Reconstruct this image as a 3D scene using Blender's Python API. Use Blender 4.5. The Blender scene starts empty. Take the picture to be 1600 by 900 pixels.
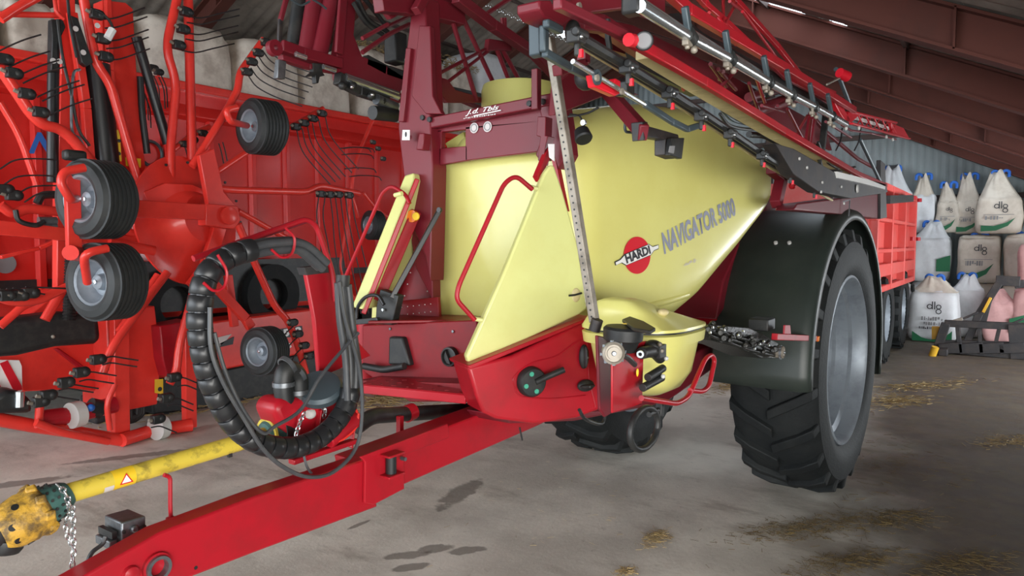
import bpy, bmesh, math, random
from mathutils import Vector, Matrix
random.seed(7)
V = Vector
# ------------------------------------------------------------------ camera
F, H, VX, VY = 1115.0, 1.65, 1590.0, 380.0
pitch = math.atan((450-VY)/F); yaw = math.atan((VX-800)*math.cos(pitch)/F)
fw = V((math.cos(yaw)*math.cos(pitch), math.sin(yaw)*math.cos(pitch), -math.sin(pitch)))
rt = V((math.sin(yaw), -math.cos(yaw), 0)); up = rt.cross(fw)
CAM = V((0, 0, H))
scn = bpy.context.scene; COL = scn.collection
cd = bpy.data.cameras.new('camera'); cam = bpy.data.objects.new('camera', cd); COL.objects.link(cam)
cam.matrix_world = Matrix(((rt.x, up.x, -fw.x, 0), (rt.y, up.y, -fw.y, 0), (rt.z, up.z, -fw.z, H), (0, 0, 0, 1)))
cd.sensor_width = 36; cd.lens = F*36/1600; cd.clip_start = .02; cd.clip_end = 200
scn.camera = cam
# ------------------------------------------------------------------ sky, daylight through the openings, exposure
w = bpy.data.worlds.new('sky'); scn.world = w; w.use_nodes = True
w.node_tree.nodes['Background'].inputs[0].default_value = (.80, .90, 1, 1)
w.node_tree.nodes['Background'].inputs[1].default_value = 3.2
def area(name, loc, tgt, sx, sy, power, col=(1, 1, 1)):
    l = bpy.data.lights.new(name, 'AREA'); l.shape = 'RECTANGLE'; l.size = sx; l.size_y = sy; l.energy = power; l.color = col
    o = bpy.data.objects.new(name, l); COL.objects.link(o); o.location = loc
    o.rotation_euler = (V(tgt)-V(loc)).to_track_quat('-Z', 'Y').to_euler(); return o
area('front_doorway_daylight', (-4.4, 5.0, 3.2), (3.5, 3.8, .6), 10, 4.6, 210, (.97, .98, 1))
area('side_doorway_daylight', (10.6, -2.7, 1.5), (11.5, 4, 1.5), 5.0, 2.4, 330, (.9, .96, 1))
area('near_side_doorway_daylight', (-1.0, -2.8, 1.6), (3.0, 2.0, 1.7), 4.5, 2.6, 380, (1, .99, .96))
scn.view_settings.view_transform = 'Standard'; scn.view_settings.look = 'None'
scn.view_settings.exposure = 0.62; scn.view_settings.gamma = 1; scn.view_settings.use_curve_mapping = False

# ------------------------------------------------------------------ measuring helpers: pixel ray onto a world plane
def ray(u, v): return fw + rt*((u-800)/F) + up*((450-v)/F)
def p(ax, val, u, v):
    r = ray(u, v)
    if ax == 'X': t = val/r.x
    elif ax == 'Y': t = val/r.y
    elif ax == 'Z': t = (val-H)/r.z
    else:                               # ax = (a,b,c) plane normal, val = d
        n = V(ax); t = (val-n.dot(CAM))/n.dot(r)
    return CAM + r*t
def L(ax, val, pts): return [p(ax, q[2] if len(q) > 2 else val, q[0], q[1]) for q in pts]
def depth(q): return (q-CAM).dot(fw)

# ------------------------------------------------------------------ materials
def lin(c): return tuple(((x/255/12.92) if x/255 <= .04045 else ((x/255+.055)/1.055)**2.4) for x in c)+(1,)
MATS = {}
def mat(name, rgb, rough=.5, metal=0, dirt=None, amt=.35, scale=6, bump=0, bscale=60, coat=0, lo=.45, hi=.62):
    m = bpy.data.materials.new(name); m.use_nodes = True; nt = m.node_tree; N = nt.nodes; K = nt.links
    b = N['Principled BSDF']; b.inputs['Base Color'].default_value = lin(rgb)
    b.inputs['Roughness'].default_value = rough; b.inputs['Metallic'].default_value = metal
    if coat: b.inputs['Coat Weight'].default_value = coat; b.inputs['Coat Roughness'].default_value = .15
    geo = N.new('ShaderNodeNewGeometry')
    if dirt:
        n = N.new('ShaderNodeTexNoise'); n.inputs['Scale'].default_value = scale; n.inputs['Detail'].default_value = 6
        n.inputs['Roughness'].default_value = .65
        K.new(geo.outputs['Position'], n.inputs['Vector'])
        r = N.new('ShaderNodeMapRange'); r.inputs[1].default_value = lo; r.inputs[2].default_value = hi; r.inputs[4].default_value = amt
        K.new(n.outputs['Fac'], r.inputs[0])
        x = N.new('ShaderNodeMix'); x.data_type = 'RGBA'; x.inputs[6].default_value = lin(rgb); x.inputs[7].default_value = lin(dirt)
        K.new(r.outputs[0], x.inputs[0]); K.new(x.outputs[2], b.inputs['Base Color'])
    if bump:
        n2 = N.new('ShaderNodeTexNoise'); n2.inputs['Scale'].default_value = bscale; n2.inputs['Detail'].default_value = 4
        K.new(geo.outputs['Position'], n2.inputs['Vector'])
        bp = N.new('ShaderNodeBump'); bp.inputs['Strength'].default_value = bump; bp.inputs['Distance'].default_value = .02
        K.new(n2.outputs['Fac'], bp.inputs['Height']); K.new(bp.outputs['Normal'], b.inputs['Normal'])
    b.inputs['Specular IOR Level'].default_value = .3 if (rgb[0] > 90 and rgb[1] < 70) or name == 'tyre' else .5
    MATS[name] = m; return m
mat('crimson', (168, 22, 36), .38, dirt=(120, 34, 36), amt=.35, scale=5, coat=.12)
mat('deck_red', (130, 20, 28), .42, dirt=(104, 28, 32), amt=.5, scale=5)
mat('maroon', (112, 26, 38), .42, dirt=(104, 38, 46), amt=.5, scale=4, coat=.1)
mat('bright_red', (228, 58, 48), .34, dirt=(190, 40, 36), amt=.4, scale=3, coat=.3)
mat('wagon_red', (214, 46, 40), .25, dirt=(196, 36, 34), amt=.5, scale=1.5, coat=.4)
mat('trailer_red', (200, 70, 64), .5, dirt=(196, 96, 90), amt=.5, scale=3)
mat('tank_yellow', (218, 214, 128), .30, dirt=(210, 202, 114), amt=.4, scale=2.5, coat=.25)
mat('locker_yellow', (214, 216, 140), .33, dirt=(206, 204, 126), amt=.5, scale=3, coat=.2)
mat('cream', (205, 190, 140), .5, dirt=(150, 130, 90), amt=.6)
mat('cable_black', (30, 31, 33), .38)
mat('hose_black', (58, 60, 63), .45, dirt=(80, 80, 80), amt=.4, scale=20)
mat('black_plastic', (26, 28, 29), .5, dirt=(60, 58, 54), amt=.4, scale=14)
mat('mudguard_black', (42, 50, 46), .42, dirt=(58, 64, 58), amt=.5, scale=3)
mat('tyre', (22, 25, 26), .7, dirt=(36, 38, 37), amt=.5, scale=6, bump=.15)
mat('small_tyre', (44, 47, 48), .6, dirt=(60, 60, 58), amt=.4, scale=8)
mat('rim_silver', (150, 158, 166), .45, .35, dirt=(118, 124, 132), amt=.5, scale=7)
mat('chrome', (205, 210, 212), .22, .9)
mat('grey_metal', (120, 124, 128), .38, .7, dirt=(80, 82, 84), amt=.6, scale=25)
mat('slate', (66, 78, 84), .45, .2)
mat('galvanised', (146, 138, 126), .5, .3, dirt=(104, 96, 84), amt=.8, scale=12)
mat('shaft_yellow', (214, 190, 70), .4, dirt=(120, 104, 50), amt=.75, scale=14, lo=.5, hi=.62)
mat('cone_yellow', (196, 152, 52), .55, dirt=(84, 66, 38), amt=.9, scale=26, bump=.2, bscale=60)
mat('cone_green', (66, 104, 98), .5, dirt=(40, 52, 50), amt=.7, scale=22)
mat('white_print', (232, 232, 230), .5)
mat('pale_print', (205, 198, 196), .6)
mat('logo_red', (205, 28, 44), .35)
mat('letter_grey', (138, 142, 160), .4)
mat('ink', (44, 44, 48), .5)
mat('print_grey', (128, 128, 130), .6)
mat('green_print', (22, 100, 62), .6)
mat('handle_green', (62, 158, 130), .5)
mat('sticker_yellow', (236, 196, 40), .5)
mat('blue_print', (34, 98, 180), .45)
mat('amber', (230, 120, 20), .25)
mat('lens_white', (200, 200, 196), .25)
mat('bag_white', (212, 214, 216), .6, dirt=(190, 190, 192), amt=.6, scale=4, bump=.3, bscale=9)
mat('bag_cream', (206, 196, 182), .65, dirt=(184, 172, 156), amt=.6, scale=5, bump=.3, bscale=9)
mat('bag_pink', (206, 160, 158), .65, dirt=(176, 130, 126), amt=.6, scale=3, bump=.4, bscale=7)
mat('block_white', (230, 220, 206), .8, dirt=(150, 132, 116), amt=.6, scale=2.2, bump=.4, bscale=8)
mat('loop_blue', (40, 104, 196), .6)
mat('straw', (160, 136, 90), .8)
mat('straw_dull', (96, 78, 42), .9)
mat('rafter_red', (88, 42, 31), .8, dirt=(70, 36, 28), amt=.6, scale=1.2)
mat('wall_sheet', (176, 186, 188), .6, dirt=(150, 158, 158), amt=.4, scale=1)
mat('post_dark', (84, 70, 66), .7)
mat('roof_sheet', (140, 130, 120), .85, dirt=(98, 90, 82), amt=.8, scale=1.6)
mat('dark_steel', (38, 36, 38), .55, dirt=(70, 60, 54), amt=.5, scale=10)
mat('machine_yellow', (206, 160, 40), .5)
mat('grime', (24, 26, 24), .35, dirt=(52, 50, 44), amt=.6, scale=40, bump=.3, bscale=80)
m = bpy.data.materials.new('skylight'); m.use_nodes = True; nt = m.node_tree; nt.nodes.clear()
o_ = nt.nodes.new('ShaderNodeOutputMaterial'); t_ = nt.nodes.new('ShaderNodeBsdfTranslucent'); t_.inputs[0].default_value = (.95, .97, .95, 1)
a_ = nt.nodes.new('ShaderNodeBsdfTransparent'); x_ = nt.nodes.new('ShaderNodeMixShader'); x_.inputs[0].default_value = .8
nt.links.new(t_.outputs[0], x_.inputs[1]); nt.links.new(a_.outputs[0], x_.inputs[2]); nt.links.new(x_.outputs[0], o_.inputs[0]); MATS['skylight'] = m

# floor: concrete with dirt, straw dust and oil stains
m = bpy.data.materials.new('concrete_floor'); m.use_nodes = True; nt = m.node_tree; N = nt.nodes; K = nt.links
b = N['Principled BSDF']; geo = N.new('ShaderNodeNewGeometry')
def noise(sc, det=6, rough=.6, stretch=None):
    n = N.new('ShaderNodeTexNoise'); n.inputs['Scale'].default_value = sc; n.inputs['Detail'].default_value = det; n.inputs['Roughness'].default_value = rough
    if stretch:
        mp = N.new('ShaderNodeMapping'); mp.inputs['Scale'].default_value = stretch[:3]; mp.inputs['Rotation'].default_value = (0, 0, stretch[3])
        K.new(geo.outputs['Position'], mp.inputs[0]); K.new(mp.outputs[0], n.inputs['Vector'])
    else: K.new(geo.outputs['Position'], n.inputs['Vector'])
    return n.outputs['Fac']
def rng(s, a, bb, c=0, d=1):
    r = N.new('ShaderNodeMapRange'); r.interpolation_type = 'SMOOTHSTEP'
    for i, q in zip((1, 2, 3, 4), (a, bb, c, d)): r.inputs[i].default_value = q
    K.new(s, r.inputs[0]); return r.outputs[0]
def mixc(f, a, bb):
    x = N.new('ShaderNodeMix'); x.data_type = 'RGBA'; K.new(f, x.inputs[0])
    for i, q in ((6, a), (7, bb)):
        if isinstance(q, tuple): x.inputs[i].default_value = q
        else: K.new(q, x.inputs[i])
    return x.outputs[2]
def mth(op, a, bb):
    x = N.new('ShaderNodeMath'); x.operation = op
    for i, q in ((0, a), (1, bb)):
        if isinstance(q, (int, float)): x.inputs[i].default_value = q
        else: K.new(q, x.inputs[i])
    return x.outputs[0]
c = mixc(rng(noise(1.3), .35, .65), lin((192, 186, 175)), lin((222, 216, 204)))
c = mixc(rng(noise(2.2, 8, .7, (1, .35, 1, .3)), .50, .68, 0, .65), c, lin((146, 137, 124)))
c = mixc(rng(noise(14, 6, .7), .6, .72, 0, .35), c, lin((96, 88, 78)))
sep = N.new('ShaderNodeSeparateXYZ'); K.new(geo.outputs['Position'], sep.inputs[0])
# brown chaff-covered ground right of the sprayer, painted darker for the dim light
side = mth('ADD', mth('ADD', mth('MULTIPLY', sep.outputs[1], -1.0), mth('MULTIPLY', sep.outputs[0], .16)), mth('MULTIPLY', noise(.9, 5), 1.5))
c = mixc(rng(side, .2, 1.25, 0, .93), c, mixc(rng(noise(5, 8, .7), .4, .62), lin((62, 50, 40)), lin((74, 60, 36))))
def spot(u, v, rx, ry, ang):
    q = p('Z', 0, u, v); mp = N.new('ShaderNodeMapping'); mp.vector_type = 'TEXTURE'
    mp.inputs['Location'].default_value = q; mp.inputs['Rotation'].default_value = (0, 0, ang); mp.inputs['Scale'].default_value = (rx, ry, 1)
    K.new(geo.outputs['Position'], mp.inputs[0]); ln = N.new('ShaderNodeVectorMath'); ln.operation = 'LENGTH'; K.new(mp.outputs[0], ln.inputs[0])
    return rng(mth('ADD', ln.outputs['Value'], mth('MULTIPLY', mth('SUBTRACT', noise(9, 3), .5), 1.4)), .8, 1.15, .62, 0)
for s in ((728, 860, .10, .045, -.6), (632, 868, .12, .05, -.7), (680, 857, .10, .05, -.7), (642, 886, .1, .04, -.6), (215, 712, .5, .06, -.5), (30, 755, .3, .07, -.5), (560, 820, .08, .02, 0), (720, 770, .3, .08, .2)):
    c = mixc(spot(*s), c, lin((78, 72, 64)))
K.new(c, b.inputs['Base Color']); K.new(rng(noise(3), .35, .7, .55, .85), b.inputs['Roughness'])
bp = N.new('ShaderNodeBump'); bp.inputs['Strength'].default_value = .25; bp.inputs['Distance'].default_value = .01
K.new(noise(30, 6, .7), bp.inputs['Height']); K.new(bp.outputs['Normal'], b.inputs['Normal']); MATS['floor'] = m

# ------------------------------------------------------------------ mesh builder
def fillet(pts, r, n=5):
    if r <= 0 or len(pts) < 3: return pts
    out = [pts[0]]
    for a, q, c2 in zip(pts, pts[1:], pts[2:]):
        d1, d2 = (a-q), (c2-q); k = min(r, d1.length*.48, d2.length*.48)
        if k < 1e-5: out.append(q); continue
        s, e = q+d1.normalized()*k, q+d2.normalized()*k
        for i in range(n+1):
            t = i/n; out.append(s*(1-t)**2+q*2*t*(1-t)+e*t*t)
    out.append(pts[-1]); return out
def spline(pts, n=6):
    P = [pts[0]*2-pts[1]]+list(pts)+[pts[-1]*2-pts[-2]]; out = []
    for i in range(1, len(P)-2):
        a, b2, c2, d = P[i-1:i+3]
        for k in range(n):
            t = k/n; out.append(.5*((2*b2)+(c2-a)*t+(2*a-5*b2+4*c2-d)*t*t+(3*b2-a-3*c2+d)*t**3))
    out.append(pts[-1]); return out
class MB:
    def __init__(s): s.v = []; s.f = []
    def add(s, vs, fs):
        k = len(s.v); s.v += [V(x) for x in vs]; s.f += [tuple(i+k for i in f) for f in fs]; return s
    def box(s, c, size, rot=None):
        c = V(c); h = V(size)/2; R = rot or Matrix.Identity(3)
        vs = [c+R @ V((sx*h.x, sy*h.y, sz*h.z)) for sx in (-1, 1) for sy in (-1, 1) for sz in (-1, 1)]
        return s.add(vs, [(0, 1, 3, 2), (4, 6, 7, 5), (0, 4, 5, 1), (2, 3, 7, 6), (0, 2, 6, 4), (1, 5, 7, 3)])
    def bar(s, a, b2, w_, h_, upv=(0, 0, 1)):
        a, b2 = V(a), V(b2); d = (b2-a).normalized(); u_ = V(upv)
        sd = d.cross(u_)
        if sd.length < .05: sd = d.cross(V((1, 0, 0)))
        sd.normalize(); u_ = sd.cross(d).normalized()
        vs = [q+sd*x*w_/2+u_*y*h_/2 for q in (a, b2) for x, y in ((-1, -1), (1, -1), (1, 1), (-1, 1))]
        return s.add(vs, [(0, 1, 2, 3), (7, 6, 5, 4), (0, 4, 5, 1), (1, 5, 6, 2), (2, 6, 7, 3), (3, 7, 4, 0)])
    def bars(s, pts, w_, h_, upv=(0, 0, 1)):
        for a, b2 in zip(pts, pts[1:]): s.bar(a, b2, w_, h_, upv)
        return s
    def tube(s, pts, r, n=8, rr=0, caps=True, radii=None):
        pts = fillet([V(q) for q in pts], rr); m_ = len(pts)
        ts = []
        for i in range(m_):
            a = pts[max(0, i-1)]; b2 = pts[min(m_-1, i+1)]; t = b2-a
            ts.append(t.normalized() if t.length > 1e-9 else V((0, 0, 1)))
        nv = ts[0].orthogonal().normalized(); vs = []; fs = []
        for i in range(m_):
            nv = (nv-ts[i]*nv.dot(ts[i])); nv = nv.normalized() if nv.length > 1e-6 else ts[i].orthogonal().normalized()
            bn = ts[i].cross(nv); R = radii[i] if radii and len(radii) == m_ else r
            for k in range(n):
                a = 2*math.pi*k/n; vs.append(pts[i]+nv*math.cos(a)*R+bn*math.sin(a)*R)
        for i in range(m_-1):
            for k in range(n): fs.append((i*n+k, i*n+(k+1) % n, (i+1)*n+(k+1) % n, (i+1)*n+k))
        if caps: fs += [tuple(range(n-1, -1, -1)), tuple((m_-1)*n+k for k in range(n))]
        return s.add(vs, fs)
    def lathe(s, c, axis, prof, n=32, close=False, cap=True):
        c = V(c); ax = V(axis).normalized(); e1 = ax.orthogonal().normalized(); e2 = ax.cross(e1); vs = []; fs = []
        for (t, r) in prof:
            for k in range(n):
                a = 2*math.pi*k/n; vs.append(c+ax*t+(e1*math.cos(a)+e2*math.sin(a))*r)
        m_ = len(prof); rg = m_ if close else m_-1
        for i in range(rg):
            j = (i+1) % m_
            for k in range(n): fs.append((i*n+k, i*n+(k+1) % n, j*n+(k+1) % n, j*n+k))
        if not close and cap:
            if prof[0][1] > 1e-4: fs.append(tuple(range(n-1, -1, -1)))
            if prof[-1][1] > 1e-4: fs.append(tuple((m_-1)*n+k for k in range(n)))
        return s.add(vs, fs)
    def prism(s, poly, vec):
        poly = [V(q) for q in poly]; vec = V(vec); n = len(poly)
        return s.add(poly+[q+vec for q in poly], [tuple(range(n)), tuple(range(2*n-1, n-1, -1))]+[(i, i+n, (i+1) % n+n, (i+1) % n) for i in range(n)])
    def ball(s, c, rx, ry=None, rz=None, n=12, m_=8, rot=None):
        ry = ry or rx; rz = rz or rx; R = rot or Matrix.Identity(3); c = V(c); vs = []; fs = []
        for j in range(m_+1):
            th = math.pi*j/m_
            for k in range(n):
                a = 2*math.pi*k/n; vs.append(c+R @ V((rx*math.sin(th)*math.cos(a), ry*math.sin(th)*math.sin(a), rz*math.cos(th))))
        for j in range(m_):
            for k in range(n): fs.append((j*n+k, (j+1)*n+k, (j+1)*n+(k+1) % n, j*n+(k+1) % n))
        return s.add(vs, fs)
    def build(s, name, material, parent=None, bev=0, ang=38, seg=2):
        me = bpy.data.meshes.new(name); me.from_pydata([tuple(q) for q in s.v], [], s.f); me.validate()
        bm = bmesh.new(); bm.from_mesh(me); bmesh.ops.remove_doubles(bm, verts=bm.verts, dist=1e-6)
        bmesh.ops.recalc_face_normals(bm, faces=bm.faces); bm.to_mesh(me); bm.free()
        me.materials.append(MATS[material] if isinstance(material, str) else material)
        me.polygons.foreach_set('use_smooth', [True]*len(me.polygons)); me.set_sharp_from_angle(angle=math.radians(ang))
        o = bpy.data.objects.new(name, me); COL.objects.link(o)
        while parent and parent.parent and parent.parent.parent: parent = parent.parent
        if parent:
            o.parent = parent; o.matrix_parent_inverse = parent.matrix_world.inverted()
        if bev:
            md = o.modifiers.new('bevel', 'BEVEL'); md.width = bev; md.segments = seg; md.limit_method = 'ANGLE'; md.angle_limit = math.radians(40)
        return o
def thing(name, loc, label, cat, group=None):
    o = bpy.data.objects.new(name, None); COL.objects.link(o); o.location = loc; o.empty_display_size = .1
    o['label'] = label; o['category'] = cat
    if group: o['group'] = group
    o.matrix_world = Matrix.Translation(V(loc)); return o
def struct(o): o['kind'] = 'structure'; return o
def text_mesh(body, xf, parent, name, material, bold=0.0, shear=0, ext=0.0):
    """xf maps (s,t) in 0..1 of the text's own box to a 3D point"""
    cu = bpy.data.curves.new('t', 'FONT'); cu.body = body; cu.size = 1; cu.offset = bold; cu.shear = shear; cu.resolution_u = 3
    to = bpy.data.objects.new('t', cu); COL.objects.link(to)
    dg = bpy.context.evaluated_depsgraph_get(); dg.update(); me = bpy.data.meshes.new_from_object(to.evaluated_get(dg))
    COL.objects.unlink(to); bpy.data.objects.remove(to)
    xs = [q.co.x for q in me.vertices]; ys = [q.co.y for q in me.vertices]; x0, x1, y0, y1 = min(xs), max(xs), min(ys), max(ys)
    for q in me.vertices: q.co = xf((q.co.x-x0)/(x1-x0), (q.co.y-y0)/(y1-y0))
    me.materials.clear(); me.materials.append(MATS[material]); me.name = name
    o = bpy.data.objects.new(name, me); COL.objects.link(o); o.parent = parent; o.matrix_parent_inverse = parent.matrix_world.inverted(); return o
def scribble(xf, n, parent, name, material, seed=1):
    """a line of print too small to read: rows of little strokes inside the xf box"""
    rnd = random.Random(seed); mb = MB(); x = 0.0
    while x < .97:
        w_ = rnd.uniform(.25, .8)/n; t0, t1 = (0, 1) if rnd.random() < .6 else (rnd.choice((0, .35)), rnd.choice((.55, 1)))
        mb.add([xf(x, t0), xf(min(1, x+w_), t0), xf(min(1, x+w_*1.1), t1), xf(x+w_*.1, t1)], [(0, 1, 2, 3)]); x += w_+rnd.uniform(.2, .5)/n
    return mb.build(name, material, parent)
def quad_xf(bl, br, tl, tr):
    bl, br, tl, tr = map(V, (bl, br, tl, tr))
    return lambda s, t: (bl*(1-s)+br*s)*(1-t)+(tl*(1-s)+tr*s)*t
def plate(ax, val, pts, th, name, material, parent, bev=.004):
    """flat sheet of thickness th cut to an outline, standing in the plane ax = val, thickness going away from the camera"""
    q = L(ax, val, pts); n = V((1, 0, 0)) if ax == 'X' else V((0, 1, 0)) if ax == 'Y' else V(ax).normalized() if not isinstance(ax, str) else V((0, 0, -1))
    if n.dot(fw) < 0 and ax != 'Z': n = -n
    return MB().prism(q, n*th).build(name, material, parent, bev)
exec_order = None
# ------------------------------------------------------------------ the shed
XE, YR = 16.6, 7.0                       # end wall, ridge
def roofz(y): return 3.16+.47*y if y < YR else 3.16+.47*(2*YR-y)
fl = MB().add([(-9, -6, 0), (20, -6, 0), (20, 24, 0), (-9, 24, 0), (-9, -6, -.2), (20, -6, -.2), (20, 24, -.2), (-9, 24, -.2)], [(0, 1, 2, 3), (7, 6, 5, 4), (0, 4, 5, 1), (1, 5, 6, 2), (2, 6, 7, 3), (3, 7, 4, 0)])
struct(fl.build('floor', 'floor'))
# corrugated end wall
def corr(p0, p1, z0, zf, pitch_=.14, amp=.018, nrm=(-1, 0, 0)):
    p0, p1 = V(p0), V(p1); d = p1-p0; n = int(d.length/pitch_)*4; mb = MB(); vs = []; fs = []
    for i in range(n+1):
        q = p0+d*(i/n)+V(nrm)*amp*math.sin(i*math.pi/2+.3)
        vs += [V((q.x, q.y, z0)), V((q.x, q.y, zf(q.y)))]
    for i in range(n): fs.append((2*i, 2*i+2, 2*i+3, 2*i+1))
    return mb.add(vs, fs)
o = corr((XE, -3, 0), (XE, 14.1, 0), 0, roofz).build('wall_end', 'wall_sheet', ang=70); struct(o)
o.modifiers.new('thickness', 'SOLIDIFY').thickness = .01
# right-hand long wall, with openings
mb = MB()
for x0, x1 in ((1.5, 8.2), (13.4, XE)): mb.box(((x0+x1)/2, -3, .9), (x1-x0, .1, 1.85))
struct(mb.build('wall_right', 'wall_sheet'))
mb = MB(); mb.box(((-9+XE)/2, 14.1, 1.55), (XE+9, .1, 3.1)); struct(mb.build('wall_left', 'wall_sheet'))
for y in (4.6, -.35, 9.6):
    struct(MB().box((XE-.12, y, roofz(y)/2-.15), (.16, .14, roofz(y)-.3)).build('trim_%d' % (y*2+10), 'post_dark', bev=.01))
for i, z in enumerate((2.55, 3.85, 5.0)):
    y0 = (z-3.0)/.47 if z > 3.0 else -2.9
    y1 = 2*YR-y0 if z > 3.05 else 14.0; struct(MB().box((XE-.08, (y0+y1)/2, z), (.08, y1-y0, .10)).build('trim_%d' % (60+i), 'post_dark', bev=.01))
# roof sheets: bays between the rafters; some bays have translucent strips
RAF = [-7.6, -5.65, -3.7, -1.75, .2, 2.15, 4.15, 6.1, 8.05, 10.0, 11.95, 13.9, 15.85]
sl = math.sqrt(1+.47**2)
nrf = V((0, -.47, 1)).normalized()
def roof_patch(mb, x0, x1, y0, y1, amp=.02):
    n = max(2, int((x1-x0)/.05)); vs = []; fs = []
    for i in range(n+1):
        x = x0+(x1-x0)*i/n; dz = amp*math.sin(x/.2*2*math.pi)
        vs += [V((x, y0, roofz(y0)+dz)), V((x, y1, roofz(y1)+dz))]
    for i in range(n): fs.append((2*i, 2*i+2, 2*i+3, 2*i+1))
    mb.add(vs, fs)
SKY = []                                  # (x0,x1,y0,y1)
def roof_hit(u, v):
    r = ray(u, v); t = (3.16-H)/(r.z-.47*r.y); q = CAM+r*t
    if q.y > YR: t = (3.16+.94*YR-H)/(r.z+.47*r.y); q = CAM+r*t
    return q
for (u, v, dx, dy) in ((1308, 33, .45, .07), (912, 42, .5, .4), (960, 62, .55, .45), (410, 50, .35, .25), (246, 10, .25, .15), (1205, 2, .25, .3), (1035, 100, .4, .5), (1165, 130, .4, .7)):
    q = roof_hit(u, v)
    SKY.append((q.x-dx, q.x+dx, q.y-dy, q.y+dy))
for k, (a_, b_) in enumerate(((1290, 1412), (1440, 1540), (1468, 1520), (1510, 1590))):
    X_ = (8.05, 11.95, 13.9, 15.85)[k]; vv_ = (85, 180, 212, 248)[k]; y1_, y0_ = p('X', X_, a_, vv_).y, p('X', X_, b_, vv_).y; SKY.append((X_-1.8, X_-.72, y0_-.05, y1_+.05))
rb = MB(); ysp = [-3.6]+sorted(sum([[s[2], s[3]] for s in SKY], []))+[YR, 14.5]
ysp = sorted(set(ysp)); xs_ = sorted(set([-9, XE+.3]+sum([[s[0], s[1]] for s in SKY], [])))
sk = MB()
for a, b2 in zip(ysp, ysp[1:]):
    run = None
    for c1, c2 in zip(xs_, xs_[1:]):
        cx, cy = (c1+c2)/2, (a+b2)/2
        hit = any(s[0] <= cx <= s[1] and s[2] <= cy <= s[3] for s in SKY)
        if hit:
            if run is not None: roof_patch(rb, run, c1, a, b2); run = None
            roof_patch(sk, c1, c2, a, b2)
        elif run is None: run = c1
    if run is not None: roof_patch(rb, run, XE+.3, a, b2)
o = rb.build('ceiling', 'roof_sheet', ang=70); struct(o)
struct(sk.build('window_1', 'skylight', ang=70))
# rafters: deep steel beams following the roof slope
for i, x in enumerate(RAF):
    mb = MB(); D = .30
    for ya, yb in ((-3.2, YR), (YR, 14.2)):
        za, zb = roofz(ya)-.03, roofz(yb)-.03
        mb.prism([(x, ya, za-D), (x, yb, zb-D), (x, yb, zb), (x, ya, za)], (.014, 0, 0))
        for off in (0, -D): mb.prism([(x-.08, ya, za+off-.012), (x+.095, ya, za+off-.012), (x+.095, ya, za+off+.012), (x-.08, ya, za+off+.012)], (0, yb-ya, zb-za))
    for ys in (.42, 1.9, 4.4, 6.9, 9.4):
        y_ = ys+(.9*(i % 3)-.9)*.6; z_ = roofz(y_)-.03
        mb.box((x-.03, y_, z_-D/2), (.1, .014, D))
    struct(mb.build('trim_%d' % (i+1), 'rafter_red'))
# purlins
for i in range(-1, 11):
    y = i*1.35-.4; struct(MB().box(((-9+XE)/2, y, roofz(y)-.035), (XE+9, .05, .05), Matrix.Rotation(math.atan(.47 if y < YR else -.47), 3, 'X')).build('trim_%d' % (20+i), 'post_dark'))
# ------------------------------------------------------------------ THE SPRAYER
SP = thing('trailed_sprayer', (2.9, 1.87, 0), 'large crimson trailed field sprayer with pale yellow tank, folded boom and black mudguards', 'sprayer')
def vadd(a, *b):
    r = V(a)
    for q in b: r = r+V(q)
    return r
# --- drawbar
mb = MB(); Yd = 1.70
face = L('Y', Yd, [(-60, 1010), (250, 832), (400, 775), (572, 717), (590, 792), (400, 863), (175, 950), (0, 1010)])
mb.prism(face, (0, .07, 0))
db = mb.build('drawbar', 'crimson', SP, .006)
MB().prism(L('Y', Yd+.012, [(560, 720), (770, 640), (900, 590), (980, 560), (980, 600), (835, 668), (632, 757), (575, 785)]), (0, .12, 0)).build('rear_beam', 'crimson', SP, .006)
sp_ = MB().prism(L('Y', Yd-.014, [(563, 714), (700, 662), (702, 684), (631, 712), (632, 764), (584, 789), (570, 786), (571, 722)]), (0, .012, 0))
sp_.build('splice_plate', 'crimson', db, .003)
mb = MB(); c1 = p('Y', Yd-.03, 611, 709); c2 = p('Y', Yd-.03, 611, 741)
for c in (c1, c2): mb.box(c, (.075, .06, .008))
mb.build('bracket_ear', 'crimson', db, .003)
MB().tube([c1, c2], .018, 12).build('rubber_buffer', 'black_plastic', db)
MB().lathe(p('Y', Yd-.03, 627, 716), (0, -1, 0), [(0, .007), (.02, .007), (.02, 0)], 8).build('bolt', 'grey_metal', db)
# hitch pin tube, lug and bolt holes near the nose
c = p('Y', Yd, 243, 885)
MB().lathe(c, (0, -1, 0), [(-.02, .030), (.022, .030), (.022, .022), (-.02, .022)], 28, True).build('pin_tube', 'grey_metal', db)
MB().lathe(c, (0, -1, 0), [(-.004, .034), (.012, .036), (.012, .030), (-.004, .030)], 28, True).build('pin_collar', 'crimson', db)
MB().lathe(c, (0, -1, 0), [(-.01, .0), (-.004, .022), (-.004, 0)], 20).build('tube_bore', 'black_plastic', db)
MB().lathe(p('Y', Yd, 203, 896), (0, -1, 0), [(0, .02), (.012, .018), (.016, .008), (.016, 0)], 14).build('boss', 'crimson', db)
MB().lathe(p('Y', Yd, 306, 887), (0, -1, 0), [(0, .005), (.001, .005), (.001, 0)], 12).build('bolt_hole', 'black_plastic', db)
MB().lathe(p('Y', Yd-.005, 568, 715), (0, -1, 0), [(0, .005), (.003, .005), (.003, 0)], 12).build('bolt_hole', 'black_plastic', db)
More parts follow.
